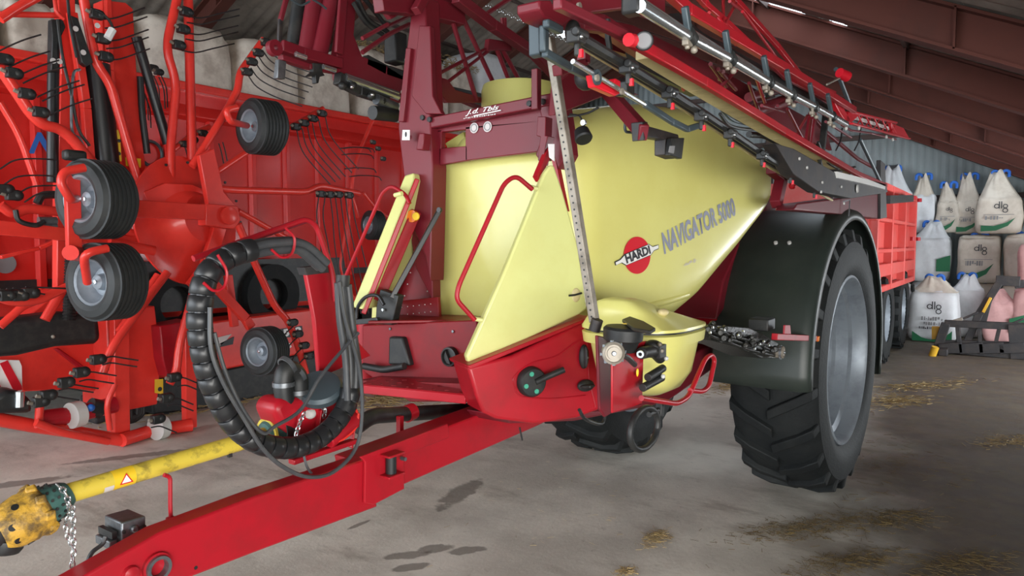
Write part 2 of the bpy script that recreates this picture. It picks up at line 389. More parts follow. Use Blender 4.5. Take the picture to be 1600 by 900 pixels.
# stand hook for the drive shaft
q = L('Y', 1.80, [(256, 742), (266, 745), (266, 790), (267, 812)])
MB().tube(q, .0055, 8, .01).build('shaft_rest', 'crimson', db); MB().box(q[-1]+V((0, 0, -.012)), (.022, .02, .04)).build('rest_socket', 'crimson', db, .004)
MB().lathe(q[-1]+V((0, -.012, -.01)), (0, -1, 0), [(0, .005), (.006, .005), (.006, 0)], 8).build('bolt', 'grey_metal', db)
# --- grey junction box on the nose with its cable
g = thing_part = None
mbx = MB(); Yb = 1.82
fr = L('Y', Yb, [(190, 817), (228, 806), (228, 826), (190, 853)])
mbx.prism(fr, (0, .09, .0))
jb = mbx.build('junction_box', 'grey_metal', SP, .004)
MB().lathe(p('Y', Yb-.001, 209, 826), (0, -1, 0), [(0, .009), (.006, .009), (.009, .006), (.009, 0)], 16).build('screw', 'grey_metal', jb)
MB().lathe(p('Y', Yb-.001, 193, 831), (0, -1, 0), [(0, .005), (.004, .005), (.004, 0)], 12).build('screw', 'dark_steel', jb)
MB().lathe(p('Y', Yb-.001, 224, 823), (0, -1, 0), [(0, .006), (.004, .006), (.004, 0)], 12).build('screw', 'dark_steel', jb)
x0 = min(q.x for q in fr); zz = fr[0].z
MB().box((x0-.012, Yb+.045, zz-.030), (.012, .072, .018)).build('recess', 'black_plastic', jb)
MB().box((x0-.016, Yb+.045, zz-.052), (.02, .074, .022)).build('flap', 'grey_metal', jb, .003)
MB().prism(L('Y', Yb+.01, [(178, 850), (188, 852), (188, 868), (178, 862)]), (0, .03, 0)).build('mounting_foot', 'crimson', jb)
MB().tube(spline(L('Y', 1.83, [(165, 838), (160, 850), (145, 862), (138, 875), (137, 886), (145, 900)])), .0055, 8).build('cable', 'hose_black', jb)
# --- PTO gearbox / pump
pg = MB(); Yp = 1.87
c = p('Y', Yp, 500, 655)
pg.prism(L('Y', 1.80, [(428, 640), (440, 622), (540, 618), (560, 640), (552, 676), (500, 690), (470, 690), (440, 668)]), (0, .11, 0))
pump = pg.build('pump', 'crimson', SP, .02, seg=3)
mb = MB()
for k, x in enumerate((470, 500, 530, 556)):
    mb.bar(p('Y', 1.785, x, 640), p('Y', 1.785, x-8, 700), .006, .02, (0, 1, 0))
mb.bar(p('Y', 1.78, 455, 722), p('Y', 1.78, 556, 688), .03, .016); mb.bar(p('Y', 1.79, 470, 706), p('Y', 1.79, 552, 672), .02, .016)
mb.build('pump_foot', 'crimson', pump, .003)
MB().tube([p('Y', 1.76, 560, 652), p('Y', 1.76, 512, 690)], .026, 14).build('pump_cylinder', 'crimson', pump, .004)
cap = MB().lathe(p('Y', 1.80, 499, 606), V((-.5, -.45, 1)), [(-.02, .072), (.0, .074), (.012, .066), (.016, .0)], 40)
cap.build('dome_cover', 'slate', pump)
q = L('Y', 1.83, [(446, 636), (442, 600), (446, 574), (466, 584), (468, 628)])
MB().tube(fillet(q, .06, 6), .030, 16).build('elbow_pipe', 'black_plastic', pump)
for i, (u, v) in enumerate(((443, 600), (466, 612), (449, 572), (464, 585))):
    MB().lathe(p('Y', 1.83, u, v), (0, 0, 1) if i < 2 else (.7, 0, .4), [(-.007, .034), (.007, .034), (.007, .029), (-.007, .029)], 20, True).build('pipe_clamp', 'grey_metal', pump)
MB().lathe(p('Y', 1.80, 487, 646), (-1, -.3, .1), [(0, .016), (.012, .017), (.022, .012), (.024, 0)], 16).build('white_knob', 'lens_white', pump)
MB().prism(L('Y', 1.79, [(484, 638), (502, 634), (508, 646), (490, 652)]), (0, .03, 0)).build('cap', 'crimson', pump, .003)
MB().tube(spline(L('Y', 1.75, [(556, 640), (562, 655), (548, 668), (530, 672), (520, 684)])), .004, 8).build('red_line', 'bright_red', pump)
MB().tube(spline(L('Y', 1.74, [(560, 646), (556, 668), (540, 684), (528, 690)])), .004, 8).build('red_line', 'bright_red', pump)
def chain(pts, name, parent, r=.0022, ln=.014, material='chrome'):
    pts = spline([V(q) for q in pts], 8); d = 0; mb = MB(); flip = False; acc = 0; i = 0
    tot = sum((b2-a).length for a, b2 in zip(pts, pts[1:])); pos = 0
    def at(s):
        for a, b2 in zip(pts, pts[1:]):
            l_ = (b2-a).length
            if s <= l_: return a+(b2-a)*(s/l_ if l_ else 0), (b2-a).normalized()
            s -= l_
        return pts[-1], (pts[-1]-pts[-2]).normalized()
    while pos < tot:
        c, t = at(pos); nv = V((0, 1, 0)) if flip else V((1, 0, .01)); sd = t.cross(nv).normalized(); flip = not flip
        ring = [c+t*(math.cos(a)*ln*.72)+sd*(math.sin(a)*ln*.42) for a in [2*math.pi*k/10 for k in range(11)]]
        mb.tube(ring, r, 5, caps=False); pos += ln*1.05
    return mb.build(name, material, parent)
chain(L('Y', 1.77, [(474, 648), (468, 662), (462, 682)]), 'chain', pump)
chain(L('Y', 1.77, [(500, 634), (508, 640), (506, 652)]), 'chain', pump)
MB().tube(spline(L('Y', 1.73, [(474, 708), (480, 730), (492, 746)])), .004, 6).build('wire_hook', 'grey_metal', pump)
# shield cone where the shaft enters the pump
MB().lathe(p('Y', 1.86, 470, 664), (p('Y', 1.87, 400, 682)-p('Y', 1.87, 470, 664)), [(0, .052), (.10, .066), (.10, .062), (0, .048)], 28, True).build('shaft_guard', 'black_plastic', pump)
# black suction pipe going back from the pump
MB().tube(L('Y', 1.95, [(556, 668), (580, 650), (740, 640)]), .030, 14, .05).build('suction_pipe', 'black_plastic', pump)
MB().lathe(p('Y', 1.95, 640, 645), (1, 0, .1), [(-.02, .034), (.02, .034), (.02, .0)], 20).build('pipe_band', 'crimson', pump)
MB().bar(p('Y', 1.9, 625, 650), p('Y', 1.9, 625, 690), .02, .02).build('pipe_stay', 'crimson', pump)
# --- hose bundle with spiral guard
loop = spline(L('Y', 1.715, [(505, 415), (470, 386), (432, 384), (395, 390), (356, 402), (325, 428), (314, 465), (312, 510), (322, 570), (340, 620), (368, 665), (405, 692), (450, 700), (492, 688), (525, 660), (546, 620), (549, 560), (542, 500), (536, 445)]), 10)
def sub(a, b2): return loop[int(a*len(loop)):int(b2*len(loop))]
def offs(pts, d, ph):
    out = []
    for i, q in enumerate(pts):
        t = (pts[min(i+1, len(pts)-1)]-pts[max(i-1, 0)]).normalized(); nv = V((0, -1, 0)); sd = t.cross(nv).normalized()
        out.append(q+nv*math.cos(ph)*d+sd*math.sin(ph)*d)
    return out
for k in range(4):
    MB().tube(offs(loop, .015, k*math.pi/2+.6), .0125, 10).build('hydraulic_hose', 'hose_black', SP)
gd = sub(.17, .86); mb = MB()
# spiral guard: overlapping short sleeves
s_ = 0; seg = []; acc = 0
lens = [0]
for a, b2 in zip(gd, gd[1:]): lens.append(lens[-1]+(b2-a).length)
def gat(s):
    for i in range(1, len(gd)):
        if s <= lens[i]:
            f = (s-lens[i-1])/max(1e-9, lens[i]-lens[i-1]); return gd[i-1].lerp(gd[i], f), (gd[i]-gd[i-1]).normalized()
    return gd[-1], (gd[-1]-gd[-2]).normalized()
s_ = 0
while s_ < lens[-1]-.042:
    a, ta = gat(s_); b2, tb = gat(s_+.040); m2, tm = gat(s_+.020)
    tilt = V((0, .18, 0))
    mb.tube([a+ta*.001, a+ta*.002, m2, b2-tb*.002, b2], .035, 18, radii=[.029, .0315, .0325, .032, .029]); s_ += .0425
mb.build('spiral_hose_guard', 'cable_black', SP, ang=60)
for pts, r in (([(530, 440), (540, 500), (560, 570), (566, 640), (556, 700), (520, 738), (480, 745), (440, 728), (410, 700), (385, 660), (350, 600), (330, 545), (328, 480)], .006),
               ([(335, 520), (352, 580), (380, 640), (410, 676), (430, 666), (470, 640), (500, 590), (536, 546), (560, 520)], .0055)):
    MB().tube(spline(L('Y', 1.665, pts)), r, 8).build('electric_cable', 'hose_black', SP)
MB().tube(spline(L('Y', 1.76, [(325, 470), (336, 560), (372, 640), (400, 680)])), .008, 8).build('electric_cable', 'hose_black', SP)
for i, pts in enumerate(([(541, 442), (549, 500), (560, 570), (562, 625)], [(534, 442), (540, 500), (549, 560), (552, 620)], [(528, 442), (531, 500), (540, 560), (543, 625)])):
    MB().tube(spline(L('Y', 1.72-.012*i, pts)), .0115, 10).build('straight_hose', 'hose_black', SP)
MB().tube(L('Y', 1.71, [(536, 430), (535, 448)]), .022, 12).build('hose_collar', 'black_plastic', SP)
# hose carrier: red tube frame and plate
MB().tube(L('Y', 1.86, [(302, 404), (478, 342), (494, 352), (520, 425), (524, 470)]), .009, 10, .04).build('hose_carrier', 'crimson', SP)
MB().tube(L('Y', 1.86, [(330, 398), (480, 346)]), .005, 8).build('carrier_edge', 'maroon', SP)
for u, v, rx in ((446, 372, 34), (340, 424, 34)):
    ring = [p('Y', 1.84, u+30*math.cos(a)*.5, v+rx*math.sin(a)) for a in [2*math.pi*k/20 for k in range(21)]]
    c = p('Y', 1.84, u-14 if u > 400 else u, v+20)
    q = spline(L('Y', 1.68, [(u, v-16 if u > 400 else v-26), (u+14, v), (u+10, v+24), (u-6, v+30), (u-22, v+18)]))
    MB().tube(q, .004, 8).build('hose_ring', 'crimson', SP)
plate('Y', 1.88, [(478, 424), (520, 416), (530, 450), (548, 520), (580, 556), (500, 590), (492, 500)], .02, 'carrier_plate', 'crimson', SP)
MB().prism(L('Y', 1.84, [(476, 418), (512, 414), (514, 426), (480, 430)]), (0, .04, 0)).build('hose_tray', 'dark_steel', SP)
# --- platform, front box
Xf = 2.32
fb = MB().prism(L('X', Xf, [(566, 508), (745, 500), (748, 628), (640, 628), (566, 580)]), (.42, 0, 0)).build('front_box', 'deck_red', SP, .006)
MATSUB = 'maroon'
tp = MB(); z = p('X', Xf, 650, 503).z
MB().prism([p('Z', z, 575, 506), p('Z', z, 746, 503), p('X', 2.72, 742, 492), p('X', 2.72, 615, 488)], (0, 0, .012)).build('platform_deck', 'deck_red', SP, .003)
MB().prism(L('X', Xf-.13, [(560, 594), (740, 600), (728, 620), (640, 616), (572, 604)]), (.14, 0, .0)).build('step_nose', 'deck_red', SP, .003)
zs = p('X', Xf-.16, 650, 600).z
sv = [p('Z', zs, 562, 600), p('Z', zs, 728, 616), p('Z', zs, 747, 598), p('Z', zs, 590, 588)]
st = MB().prism(sv, (0, 0, -.012)); st.bar(sv[0]+V((0, 0, -.02)), sv[1]+V((0, 0, -.02)), .01, .035)
st.build('step_tread', 'crimson', SP, .003)
mb = MB()
for i in range(8):
    for j in range(3):
        a = (sv[0].lerp(sv[1], (i+.5)/8)).lerp(sv[3].lerp(sv[2], (i+.5)/8), (j+.5)/3.2); mb.box(a+V((0, 0, .001)), (.008, .02, .003), Matrix.Rotation(.6*(-1)**i, 3, 'Z'))
mb.build('tread_pattern', 'deck_red', SP)
plate('X', Xf-.03, [(607, 526), (628, 527), (640, 572), (606, 570)], .05, 'mud_flap', 'black_plastic', SP, .01)
MB().tube(L('X', Xf-.05, [(568, 572), (600, 578), (632, 572)]), .016, 10, .03).build('flap_hose', 'black_plastic', SP)
MB().tube(L('X', Xf+.1, [(572, 500), (572, 590)]), .05, 16).build('support_tube', 'crimson', SP)
# round black knob
kc = p('X', Xf-.005, 705, 557)
kn = MB().lathe(kc, (-1, 0, 0), [(0, .043), (.02, .041), (.022, .034), (.012, .030), (.012, 0)], 30).build('rotary_selector', 'black_plastic', SP)
MB().prism([kc+V((-.012, .012, .030)), kc+V((-.012, -.018, -.030)), kc+V((-.012, .004, -.026))], (-.016, 0, 0)).build('pointer', 'dark_steel', kn, .002)
for u, v in ((610, 514), (708, 518)):
    MB().lathe(p('X', Xf-.002, u, v), (-1, 0, 0), [(0, .007), (.005, .006), (.006, 0)], 10).build('bolt', 'grey_metal', fb)
# --- red control console on the right
PN = (.25, .45, 0); PD = 1.2505
def C_(off, pts): return L(PN, PD-off*V(PN).length, pts)
pn = V(PN).normalized()
co = MB().prism(C_(.05, [(731, 574), (800, 556), (925, 497), (936, 510), (938, 640), (900, 654), (835, 663), (775, 655), (755, 645), (744, 620)]), pn*.16).build('control_console', 'bright_red' if 0 else 'crimson', SP, .012, seg=3)
ed = spline(C_(.052, [(806, 610), (803, 590), (830, 568), (870, 556), (900, 535), (914, 532), (918, 545), (920, 590), (930, 636)]))
MB().tube(ed, .0035, 6).build('panel_moulding', 'crimson', co)
MB().tube(spline(C_(.052, [(806, 612), (818, 620), (860, 623), (915, 618)])), .003, 6).build('panel_moulding', 'crimson', co)
def handle(u, v, R, parent, ang, ln, nm, dots):
    c = C_(.056, [(u, v)])[0]; e1 = V((pn.y, -pn.x, 0)).normalized(); ez = V((0, 0, 1))
    if e1.dot(rt) < 0: e1 = -e1
    h = MB().lathe(c, -pn, [(0, R), (.02, R*.97), (.028, R*.86), (.03, 0)], 32)
    h = h.build('%s' % nm, 'black_plastic', parent)
    a = c-pn*.03; d = e1*math.cos(ang)+ez*math.sin(ang)
    MB().tube([a+d*R*.1, a+d*R*.9-pn*.004, a+d*ln-pn*.02], .012, 12, .02, radii=None).build('lever', 'black_plastic', h)
    for k in range(dots):
        an = .3+k*math.pi/2; MB().lathe(c-pn*.0285+(e1*math.cos(an)+ez*math.sin(an))*R*.6, -pn, [(0, .009), (.003, .009), (.003, 0)], 16).build('dial_dot', 'handle_green', h)
    return h
handle(829, 596, .058, co, .36, .125, 'valve_dial', 4)
def twist(u, v, rx, rz, nm):
    c = C_(.056, [(u, v)])[0]; e1 = V((pn.y, -pn.x, 0)); R = Matrix((e1, pn, V((0, 0, 1)))).transposed()
    mb = MB().ball(c-pn*.006, rx, .016, rz, 20, 12, R); o = mb.build(nm, 'black_plastic', co)
    mb = MB().ball(c-pn*.02, rx*(.35 if rz > rx else .9), .014, rz*(.9 if rz > rx else .35), 16, 10, R); mb.build('grip', 'dark_steel', o)
    MB().lathe(c-pn*.033, -pn, [(0, .004), (.004, .004), (.004, 0)], 8).build('screw', 'grey_metal', o)
twist(911, 557, .021, .048, 'turn_knob'); twist(914, 602, .038, .024, 'turn_knob')
# lip of the console top
MB().prism(C_(.05, [(731, 572), (925, 494), (925, 500), (735, 578)]), pn*.2).build('console_top', 'crimson', co, .004)
# --- triangular yellow lockers
lk = MB().prism(C_(.0, [(860, 258), (866, 258), (880, 300), (905, 390), (918, 482), (905, 492), (745, 566), (733, 568), (729, 556), (790, 420), (850, 272)]), pn*.035).build('locker_cover', 'locker_yellow', SP, .014, seg=3)
c = C_(.001, [(900, 461)])[0]
e1 = V((pn.y, -pn.x, 0)); R_ = Matrix((e1, pn, V((0, 0, 1)))).transposed()
MB().ball(c, .020, .006, .028, 20, 10, R_).build('latch_recess', 'cream', lk)
MB().tube(C_(.008, [(889, 462), (898, 461), (909, 458)]), .004, 8).build('latch', 'black_plastic', lk)
for (u, v) in ((740, 497), (826, 292)):
    a = C_(.0, [(u-3, v)])[0]; b2 = C_(.02, [(u+14, v+3)])[0]
    MB().tube([a-pn*.01, b2], .009, 10).build('rail_clip', 'locker_yellow', lk)
MB().tube([*C_(.04, [(742, 500), (713, 468), (716, 448), (788, 286), (806, 274), (832, 296)])], .009, 12, .05).build('handrail', 'crimson', SP)
# left locker seen edge-on
LP_ = 2.30
ll = MB().prism([*L('X', 2.42, [(632, 274), (646, 270), (648, 282)]), *L('X', 2.2, [(566, 484), (549, 480)])], (.25, .06, 0)).build('locker_cover', 'locker_yellow', SP, .008)
MB().bar(p('X', 2.40, 652, 280), p('X', 2.22, 568, 490), .03, .022).build('locker_frame', 'crimson', SP, .004)
MB().bar(p('X', 2.46, 650, 330), p('X', 2.30, 590, 470), .03, .05).build('locker_frame', 'crimson', SP, .004)
MB().tube(L('X', 2.34, [(540, 432), (598, 300), (612, 290), (634, 304), (640, 318)]), .009, 12, .04).build('handrail', 'crimson', SP)
MB().tube(L('X', 2.3, [(617, 305), (628, 302)]), .010, 10).build('rail_clip', 'locker_yellow', SP)
# red sheet with rivets beside the tank, left
rs = MB().prism(L('X', 2.62, [(628, 345), (652, 340), (668, 372), (673, 400), (674, 480), (690, 500), (600, 500), (606, 480)]), (.03, 0, 0)).build('side_sheet', 'deck_red', SP, .003)
MB().prism(L('X', 2.56, [(632, 346), (650, 344), (610, 470), (594, 470)]), (.06, 0, 0)).build('folded_edge', 'deck_red', SP, .003)
mb = MB()
for i in range(7): mb.lathe(p('X', 2.618, 655-i*4.5, 372+i*18), (-1, 0, 0), [(0, .004), (.003, .003), (.003, 0)], 6)
for i in range(7): mb.lathe(p('X', 2.618, 668, 380+i*15), (-1, 0, 0), [(0, .004), (.003, .003), (.003, 0)], 6)
mb.build('rivet_row', 'pale_print', rs)
pp = MB().prism(L('X', 2.5, [(626, 470), (684, 464), (686, 498), (612, 506), (614, 480)]), (.02, 0, 0)).build('perforated_guard', 'deck_red', SP, .003)
mb = MB()
for i in range(6):
    for j in range(2): mb.lathe(p('X', 2.497, 628+i*9, 480-i+j*12), (-1, 0, 0), [(0, .003), (.002, .002), (.002, 0)], 6)
mb.build('rivet_row', 'pale_print', pp)
am = MB().lathe(p('X', 2.44, 646, 338), (-1, -.25, 0), [(0, .028), (.018, .028), (.018, 0)], 20).build('side_marker', 'amber', SP)
MB().lathe(p('X', 2.42, 650, 338), (-1, -.25, 0), [(0, .019), (.005, .017), (.006, 0)], 20).build('lens', 'sticker_yellow', am)
# black strut lever with pivot
lv = MB().bar(p('X', 2.24, 612, 466), p('X', 2.42, 688, 326), .02, .022).build('drop_arm', 'cable_black', SP, .003)
MB().prism(L('X', 2.24, [(594, 452), (622, 462), (612, 508), (586, 506), (588, 478)]), (.04, 0, 0)).build('arm_bracket', 'black_plastic', lv, .004)
MB().lathe(p('X', 2.41, 688, 328), (-1, 0, 0), [(0, .012), (.012, .012), (.012, 0)], 12).build('arm_eye', 'cable_black', lv)
for u, v in ((600, 484), (589, 498)): MB().lathe(p('X', 2.235, u, v), (-1, 0, 0), [(0, .007), (.01, .006), (.01, 0)], 10).build('bolt', 'chrome', lv)
MB().tube(spline(L('X', 2.2, [(557, 502), (559, 480), (572, 464), (590, 462), (600, 476)])), .008, 10).build('grab_loop', 'cable_black', lv)
MB().bar(p('X', 2.2, 556, 503), p('X', 2.2, 592, 500), .02, .025).build('loop_base', 'cable_black', lv, .003)
plate('X', 2.36, [(582, 462), (592, 440), (594, 500), (580, 500)], .02, 'yellow_panel', 'tank_yellow', SP)
# --- front tank block and main tank
def rbox_section(x, yc, hw, z0, z1, n=4.5, k=40):
    out = []; zc, hh = (z0+z1)/2, (z1-z0)/2
    for i in range(k):
        a = 2*math.pi*i/k; c, s = math.cos(a), math.sin(a)
        out.append(V((x, yc+hw*abs(c)**(2/n)*(1 if c > 0 else -1), zc+hh*abs(s)**(2/n)*(1 if s > 0 else -1))))
    return out
def loft(secs):
    mb = MB(); n = len(secs[0]); vs = [q for s in secs for q in s]; fs = []
    for i in range(len(secs)-1):
        for k in range(n): fs.append((i*n+k, i*n+(k+1) % n, (i+1)*n+(k+1) % n, (i+1)*n+k))
    fs += [tuple(range(n)), tuple(range(len(secs)*n-1, len(secs)*n-n-1, -1))]
    return mb.add(vs, fs)
zt = p('X', 2.62, 750, 250).z; zb = p('X', 2.62, 700, 492).z
yl, yr_ = p('X', 2.62, 671, 300).y, p('X', 2.62, 842, 300).y-.10
secs = []
for x, d in ((2.66, -.05), (2.635, -.02), (2.62, 0), (2.62, .0)): pass
for x, ins in ((2.60, .04), (2.61, .018), (2.64, .0), (3.0, 0)):
    secs.append(rbox_section(x, (yl+yr_)/2, (yl-yr_)/2-ins, zb-.1+ins, zt+.06-ins, 9, 56))
loft(secs).build('front_tank', 'tank_yellow', SP, ang=50)
YC = 1.87
TK = [  # x, half width, zbot, ztop
    (2.60, .30, 1.22, 2.10), (2.62, .345, 1.17, 2.16), (2.70, .40, 1.14, 2.20), (2.9, .455, 1.14, 2.27), (3.2, .535, 1.19, 2.33), (3.5, .61, 1.33, 2.35),
    (3.8, .685, 1.56, 2.30), (4.0, .735, 1.74, 2.22), (4.08, .745, 1.82, 2.16), (4.14, .725, 1.88, 2.10), (4.17, .66, 1.93, 2.04)]
def tki(x):
    for a, b2 in zip(TK, TK[1:]):
        if x <= b2[0]:
            f = (x-a[0])/(b2[0]-a[0]); return [a[i]*(1-f)+b2[i]*f for i in (1, 2, 3)]
    return TK[-1][1:]
def tsec(x, hw, z0, z1, k=72):
    # nearly flat sides that bulge a little, rounded shoulders
    return rbox_section(x, YC, hw, z0, z1, 5.5, k)
xs2 = [2.60, 2.61, 2.63, 2.66, 2.7]+[2.7+.05*i for i in range(1, 27)]+[4.07, 4.1, 4.13, 4.15, 4.17]
tank = loft([tsec(x, *tki(x)) for x in xs2]).build('spray_tank', 'tank_yellow', SP, ang=60)
md = tank.modifiers.new('sub', 'SUBSURF'); md.levels = 1; md.render_levels = 1
# moulded lower shoulder
def tside(x, z):
    hw, z0, z1 = tki(x); s = (z-(z0+z1)/2)/((z1-z0)/2); s = max(-.97, min(.97, s))
    sn = abs(s)**(5.5/2); cs = math.sqrt(max(0, 1-min(1, sn)**2)) if 0 else max(0, 1-abs(s)**5.5)**(1/5.5)
    return YC-hw*cs
def tank_pt(u, v, off=.004):
    x = 3.2
    q = None
    r = ray(u, v)
    lo_, hi_ = .3, 8
    t = 1.5
    for _ in range(400):
        q = CAM+r*t
        if q.x >= 2.6 and q.y >= tside(q.x, q.z): break
        t += .01
    a, b2 = t-.01, t
    for _ in range(20):
        m_ = (a+b2)/2; q = CAM+r*m_
        if q.y >= tside(q.x, q.z): b2 = m_
        else: a = m_
    q = CAM+r*b2; return V((q.x, q.y-off, q.z))
def on_tank(q, off): return V((q.x, tside(q.x, q.z)-off, q.z))
rg_ = spline([tank_pt(u, v, -.012) for u, v in ((1076, 460), (1045, 470), (1000, 482), (950, 500))], 8)
MB().tube(rg_, .020, 12).build('moulded_ridge', 'tank_yellow', tank)
# tank lid behind the cross beam
MB().lathe(p('X', 3.1, 812, 150), (0, 0, 1), [(-.25, .20), (.02, .20), (.05, .19), (.052, 0)], 36).build('filler_dome', 'tank_yellow', tank)
c = p('X', 3.1, 812, 138)
MB().lathe(c, (0, 0, 1), [(-.012, .17), (.012, .175), (.018, .165), (.02, 0)], 36).build('tank_lid', 'black_plastic', tank)
MB().tube([c+V((0, .12, .02)), c+V((0, .11, .04)), c+V((0, -.11, .04)), c+V((0, -.12, .02))], .007, 8, .02).build('lid_handle', 'black_plastic', tank)
# lettering and badge
def decal(xf0, body, nm, mt, bold=0, shear=0, off=.004, sub_=True):
    return text_mesh(body, lambda s, t: on_tank(xf0(s, t), off), tank, nm, mt, bold, shear)
cn = [tank_pt(u, v) for u, v in ((1037, 398), (1150, 336), (1031, 364), (1144, 308))]
decal(quad_xf(*cn), 'NAVIGATOR 5000', 'model_lettering', 'letter_grey', .035, .1)
cb = [tank_pt(u, v) for u, v in ((976, 412), (1014, 396), (972, 397), (1011, 383))]
decal(quad_xf(*cb), 'HARDI', 'badge_lettering', 'ink', .05, 0, .0105)
# red disc: traced in the tank's own plane
cc = tank_pt(994, 399); ex = (tank_pt(1013, 391)-cc); ez = V((0, 0, 1))
rx_ = (tank_pt(1015, 399)-tank_pt(973, 399)).length/2; rz_ = (tank_pt(994, 370)-tank_pt(994, 428)).length/2
exn = (tank_pt(1015, 399)-tank_pt(973, 399)).normalized()
mb = MB(); vs = [on_tank(cc, .006)]; n = 40
for k in range(n):
    a = 2*math.pi*k/n; vs.append(on_tank(cc+exn*math.cos(a)*rx_+ez*math.sin(a)*rz_, .006))
mb.add(vs, [(0, k+1, (k+1) % n+1) for k in range(n)]).build('badge_disc', 'logo_red', tank)
rib = [(959, 410), (967, 406), (974, 398), (1011, 382), (1017, 386), (1026, 383), (1026, 388), (1019, 391), (1014, 398), (976, 414), (969, 410), (960, 414)]
def flatdecal(pts, off, nm, mt, par):
    q = [on_tank(tank_pt(u, v), off) for u, v in pts]; MB().add(q, [tuple(range(len(q)))]).build(nm, mt, par)
big = [(u+(u-993)*.03, v+(1 if v > 398-(u-993)*.42 else -1)) for u, v in rib]
flatdecal(big, .0075, 'badge_outline', 'ink', tank); flatdecal(rib, .009, 'badge_ribbon', 'white_print', tank)
q0_ = quad_xf(*[tank_pt(u, v) for u, v in ((1067, 416), (1088, 409), (1070, 411), (1087, 403))])
scribble(lambda a_, b_: on_tank(q0_(a_, b_), .004), 7, tank, 'small_decal', 'pale_print', 4)
# --- rinse tank, filler, valves
Y1 = 1.12
cx = 2.72
def rsec(z, sx, sy, cx_, cy_, n=3.2, k=40):
    return [V((cx_+sx*abs(math.cos(a))**(2/n)*(1 if math.cos(a) > 0 else -1), cy_+sy*abs(math.sin(a))**(2/n)*(1 if math.sin(a) > 0 else -1), z)) for a in [2*math.pi*i/k for i in range(k)]]
zl = p('Y', 1.0, 1050, 520).z; zb2 = p('Y', 1.05, 1040, 622).z
rt_ = [rsec(z, sx, sy, cx_, 1.17) for z, sx, sy, cx_ in ((zb2, .09, .08, 2.56), (zb2+.02, .14, .12, 2.56), (zb2+.08, .18, .16, 2.55), (zb2+.2, .21, .18, 2.55), (zl-.05, .235, .20, 2.545), (zl-.012, .24, .205, 2.545), (zl-.004, .225, .19, 2.545))]
rk = loft(rt_).build('rinse_tank', 'tank_yellow', SP, ang=50)
loft([rsec(z, sx, sy, cx_, 1.17) for z, sx, sy, cx_ in ((zl-.006, .228, .195, 2.545), (zl+.002, .228, .195, 2.545))]).build('lid_seam', 'black_plastic', rk)
loft([rsec(z, sx, sy, cx_, cy_) for z, sx, sy, cx_, cy_ in ((zl+.002, .24, .205, 2.545, 1.17), (zl+.012, .24, .205, 2.545, 1.17), (zl+.035, .19, .17, 2.52, 1.19), (zl+.07, .12, .12, 2.46, 1.20), (zl+.105, .075, .08, 2.42, 1.21), (zl+.115, .045, .05, 2.41, 1.21))]).build('tank_cover', 'tank_yellow', rk, ang=60)
MB().ball(p('Y', 1.06, 1036, 488), .028, .02, .014, 16, 8).build('hand_hold', 'cream', rk)
# black round filler lid
c = p('Y', 1.04, 974, 511)
fl_ = MB().lathe(c+V((0, 0, -.02)), (0, -.06, 1), [(-.06, .042), (-.03, .052), (-.02, .064), (.014, .066), (.022, .058), (.025, 0)], 40).build('filler_cap', 'black_plastic', SP)
MB().prism([p('Z', c.z+.004, *q_) for q_ in ((972, 504), (984, 499), (1006, 507), (1024, 518), (1016, 523), (990, 518))], (0, 0, .012)).build('cap_handle', 'black_plastic', fl_, .003)
MB().box(c+V((0, -.01, .012)), (.02, .014, .002)).build('cap_label', 'sticker_yellow', fl_)
vc = MB(); Yv = 1.17
vm = MB().prism(L('Y', 1.12, [(934, 524), (952, 528), (964, 548), (970, 572), (966, 640), (946, 652), (938, 640)]), (0, .012, 0)).build('valve_bracket', 'maroon', SP, .004)
MB().prism(L('Y', 1.02, [(957, 552), (975, 540), (1012, 532), (1006, 560), (1004, 632), (957, 646)]), (0, .008, 0)).build('valve_plate', 'crimson', SP, .005)
def coupling(c, ax, R, nm, par, mt='galvanised'):
    o = MB().lathe(c, ax, [(-.05, R*.8), (-.02, R*.95), (0, R), (.012, R*1.05), (.025, R*1.05), (.03, R*.85), (.024, R*.8), (.024, R*.62), (.028, R*.6), (.028, 0)], 28).build(nm, mt, par)
    mb = MB(); axn = V(ax).normalized(); e1 = axn.orthogonal().normalized(); e2 = axn.cross(e1)
    for k in range(8):
        a = k*math.pi/4; mb.box(c+axn*.012+(e1*math.cos(a)+e2*math.sin(a))*R*1.06, (.008, .008, .008))
    mb.lathe(c, ax, [(.006, R*1.02), (.006, R*1.07), (.018, R*1.07), (.018, R*1.02)], 28, True); mb.build('coupling_ring', 'grey_metal', o); MB().lathe(c+axn*.028, ax, [(0, .008), (.006, .006), (.006, 0)], 10).build('centre_screw', 'grey_metal', o)
    return o
coupling(p('Y', .98, 957, 551), (-.75, -.55, .05), .032, 'quick_coupling', SP)
MB().tube(L('Y', .985, [(974, 556), (980, 558), (992, 570)]), .009, 8, .01).build('valve_lever', 'dark_steel', SP)
vb = MB().tube(L('Y', .99, [(1002, 552), (1020, 548), (1032, 560)]), .020, 14, .03)
vb.tube(L('Y', .985, [(1012, 590), (1036, 575)]), .014, 12); vb.tube(L('Y', .985, [(1004, 606), (1034, 590)]), .014, 12)
vb.box(p('Y', .99, 1026, 548), (.05, .05, .045)); vb.ball(p('Y', 1.0, 1020, 540), .035, .03, .02)
vv = vb.build('ball_valve', 'black_plastic', SP, .002)
for u, v in ((1031, 538), (1034, 548), (1041, 560), (1036, 588)): MB().ball(p('Y', .965, u, v), .008).build('cap_nut', 'lens_white' if v > 550 else 'galvanised', vv)
MB().ball(p('Y', 1.005, 996, 582), .007, .004, .014).build('yellow_tag', 'sticker_yellow', vv)
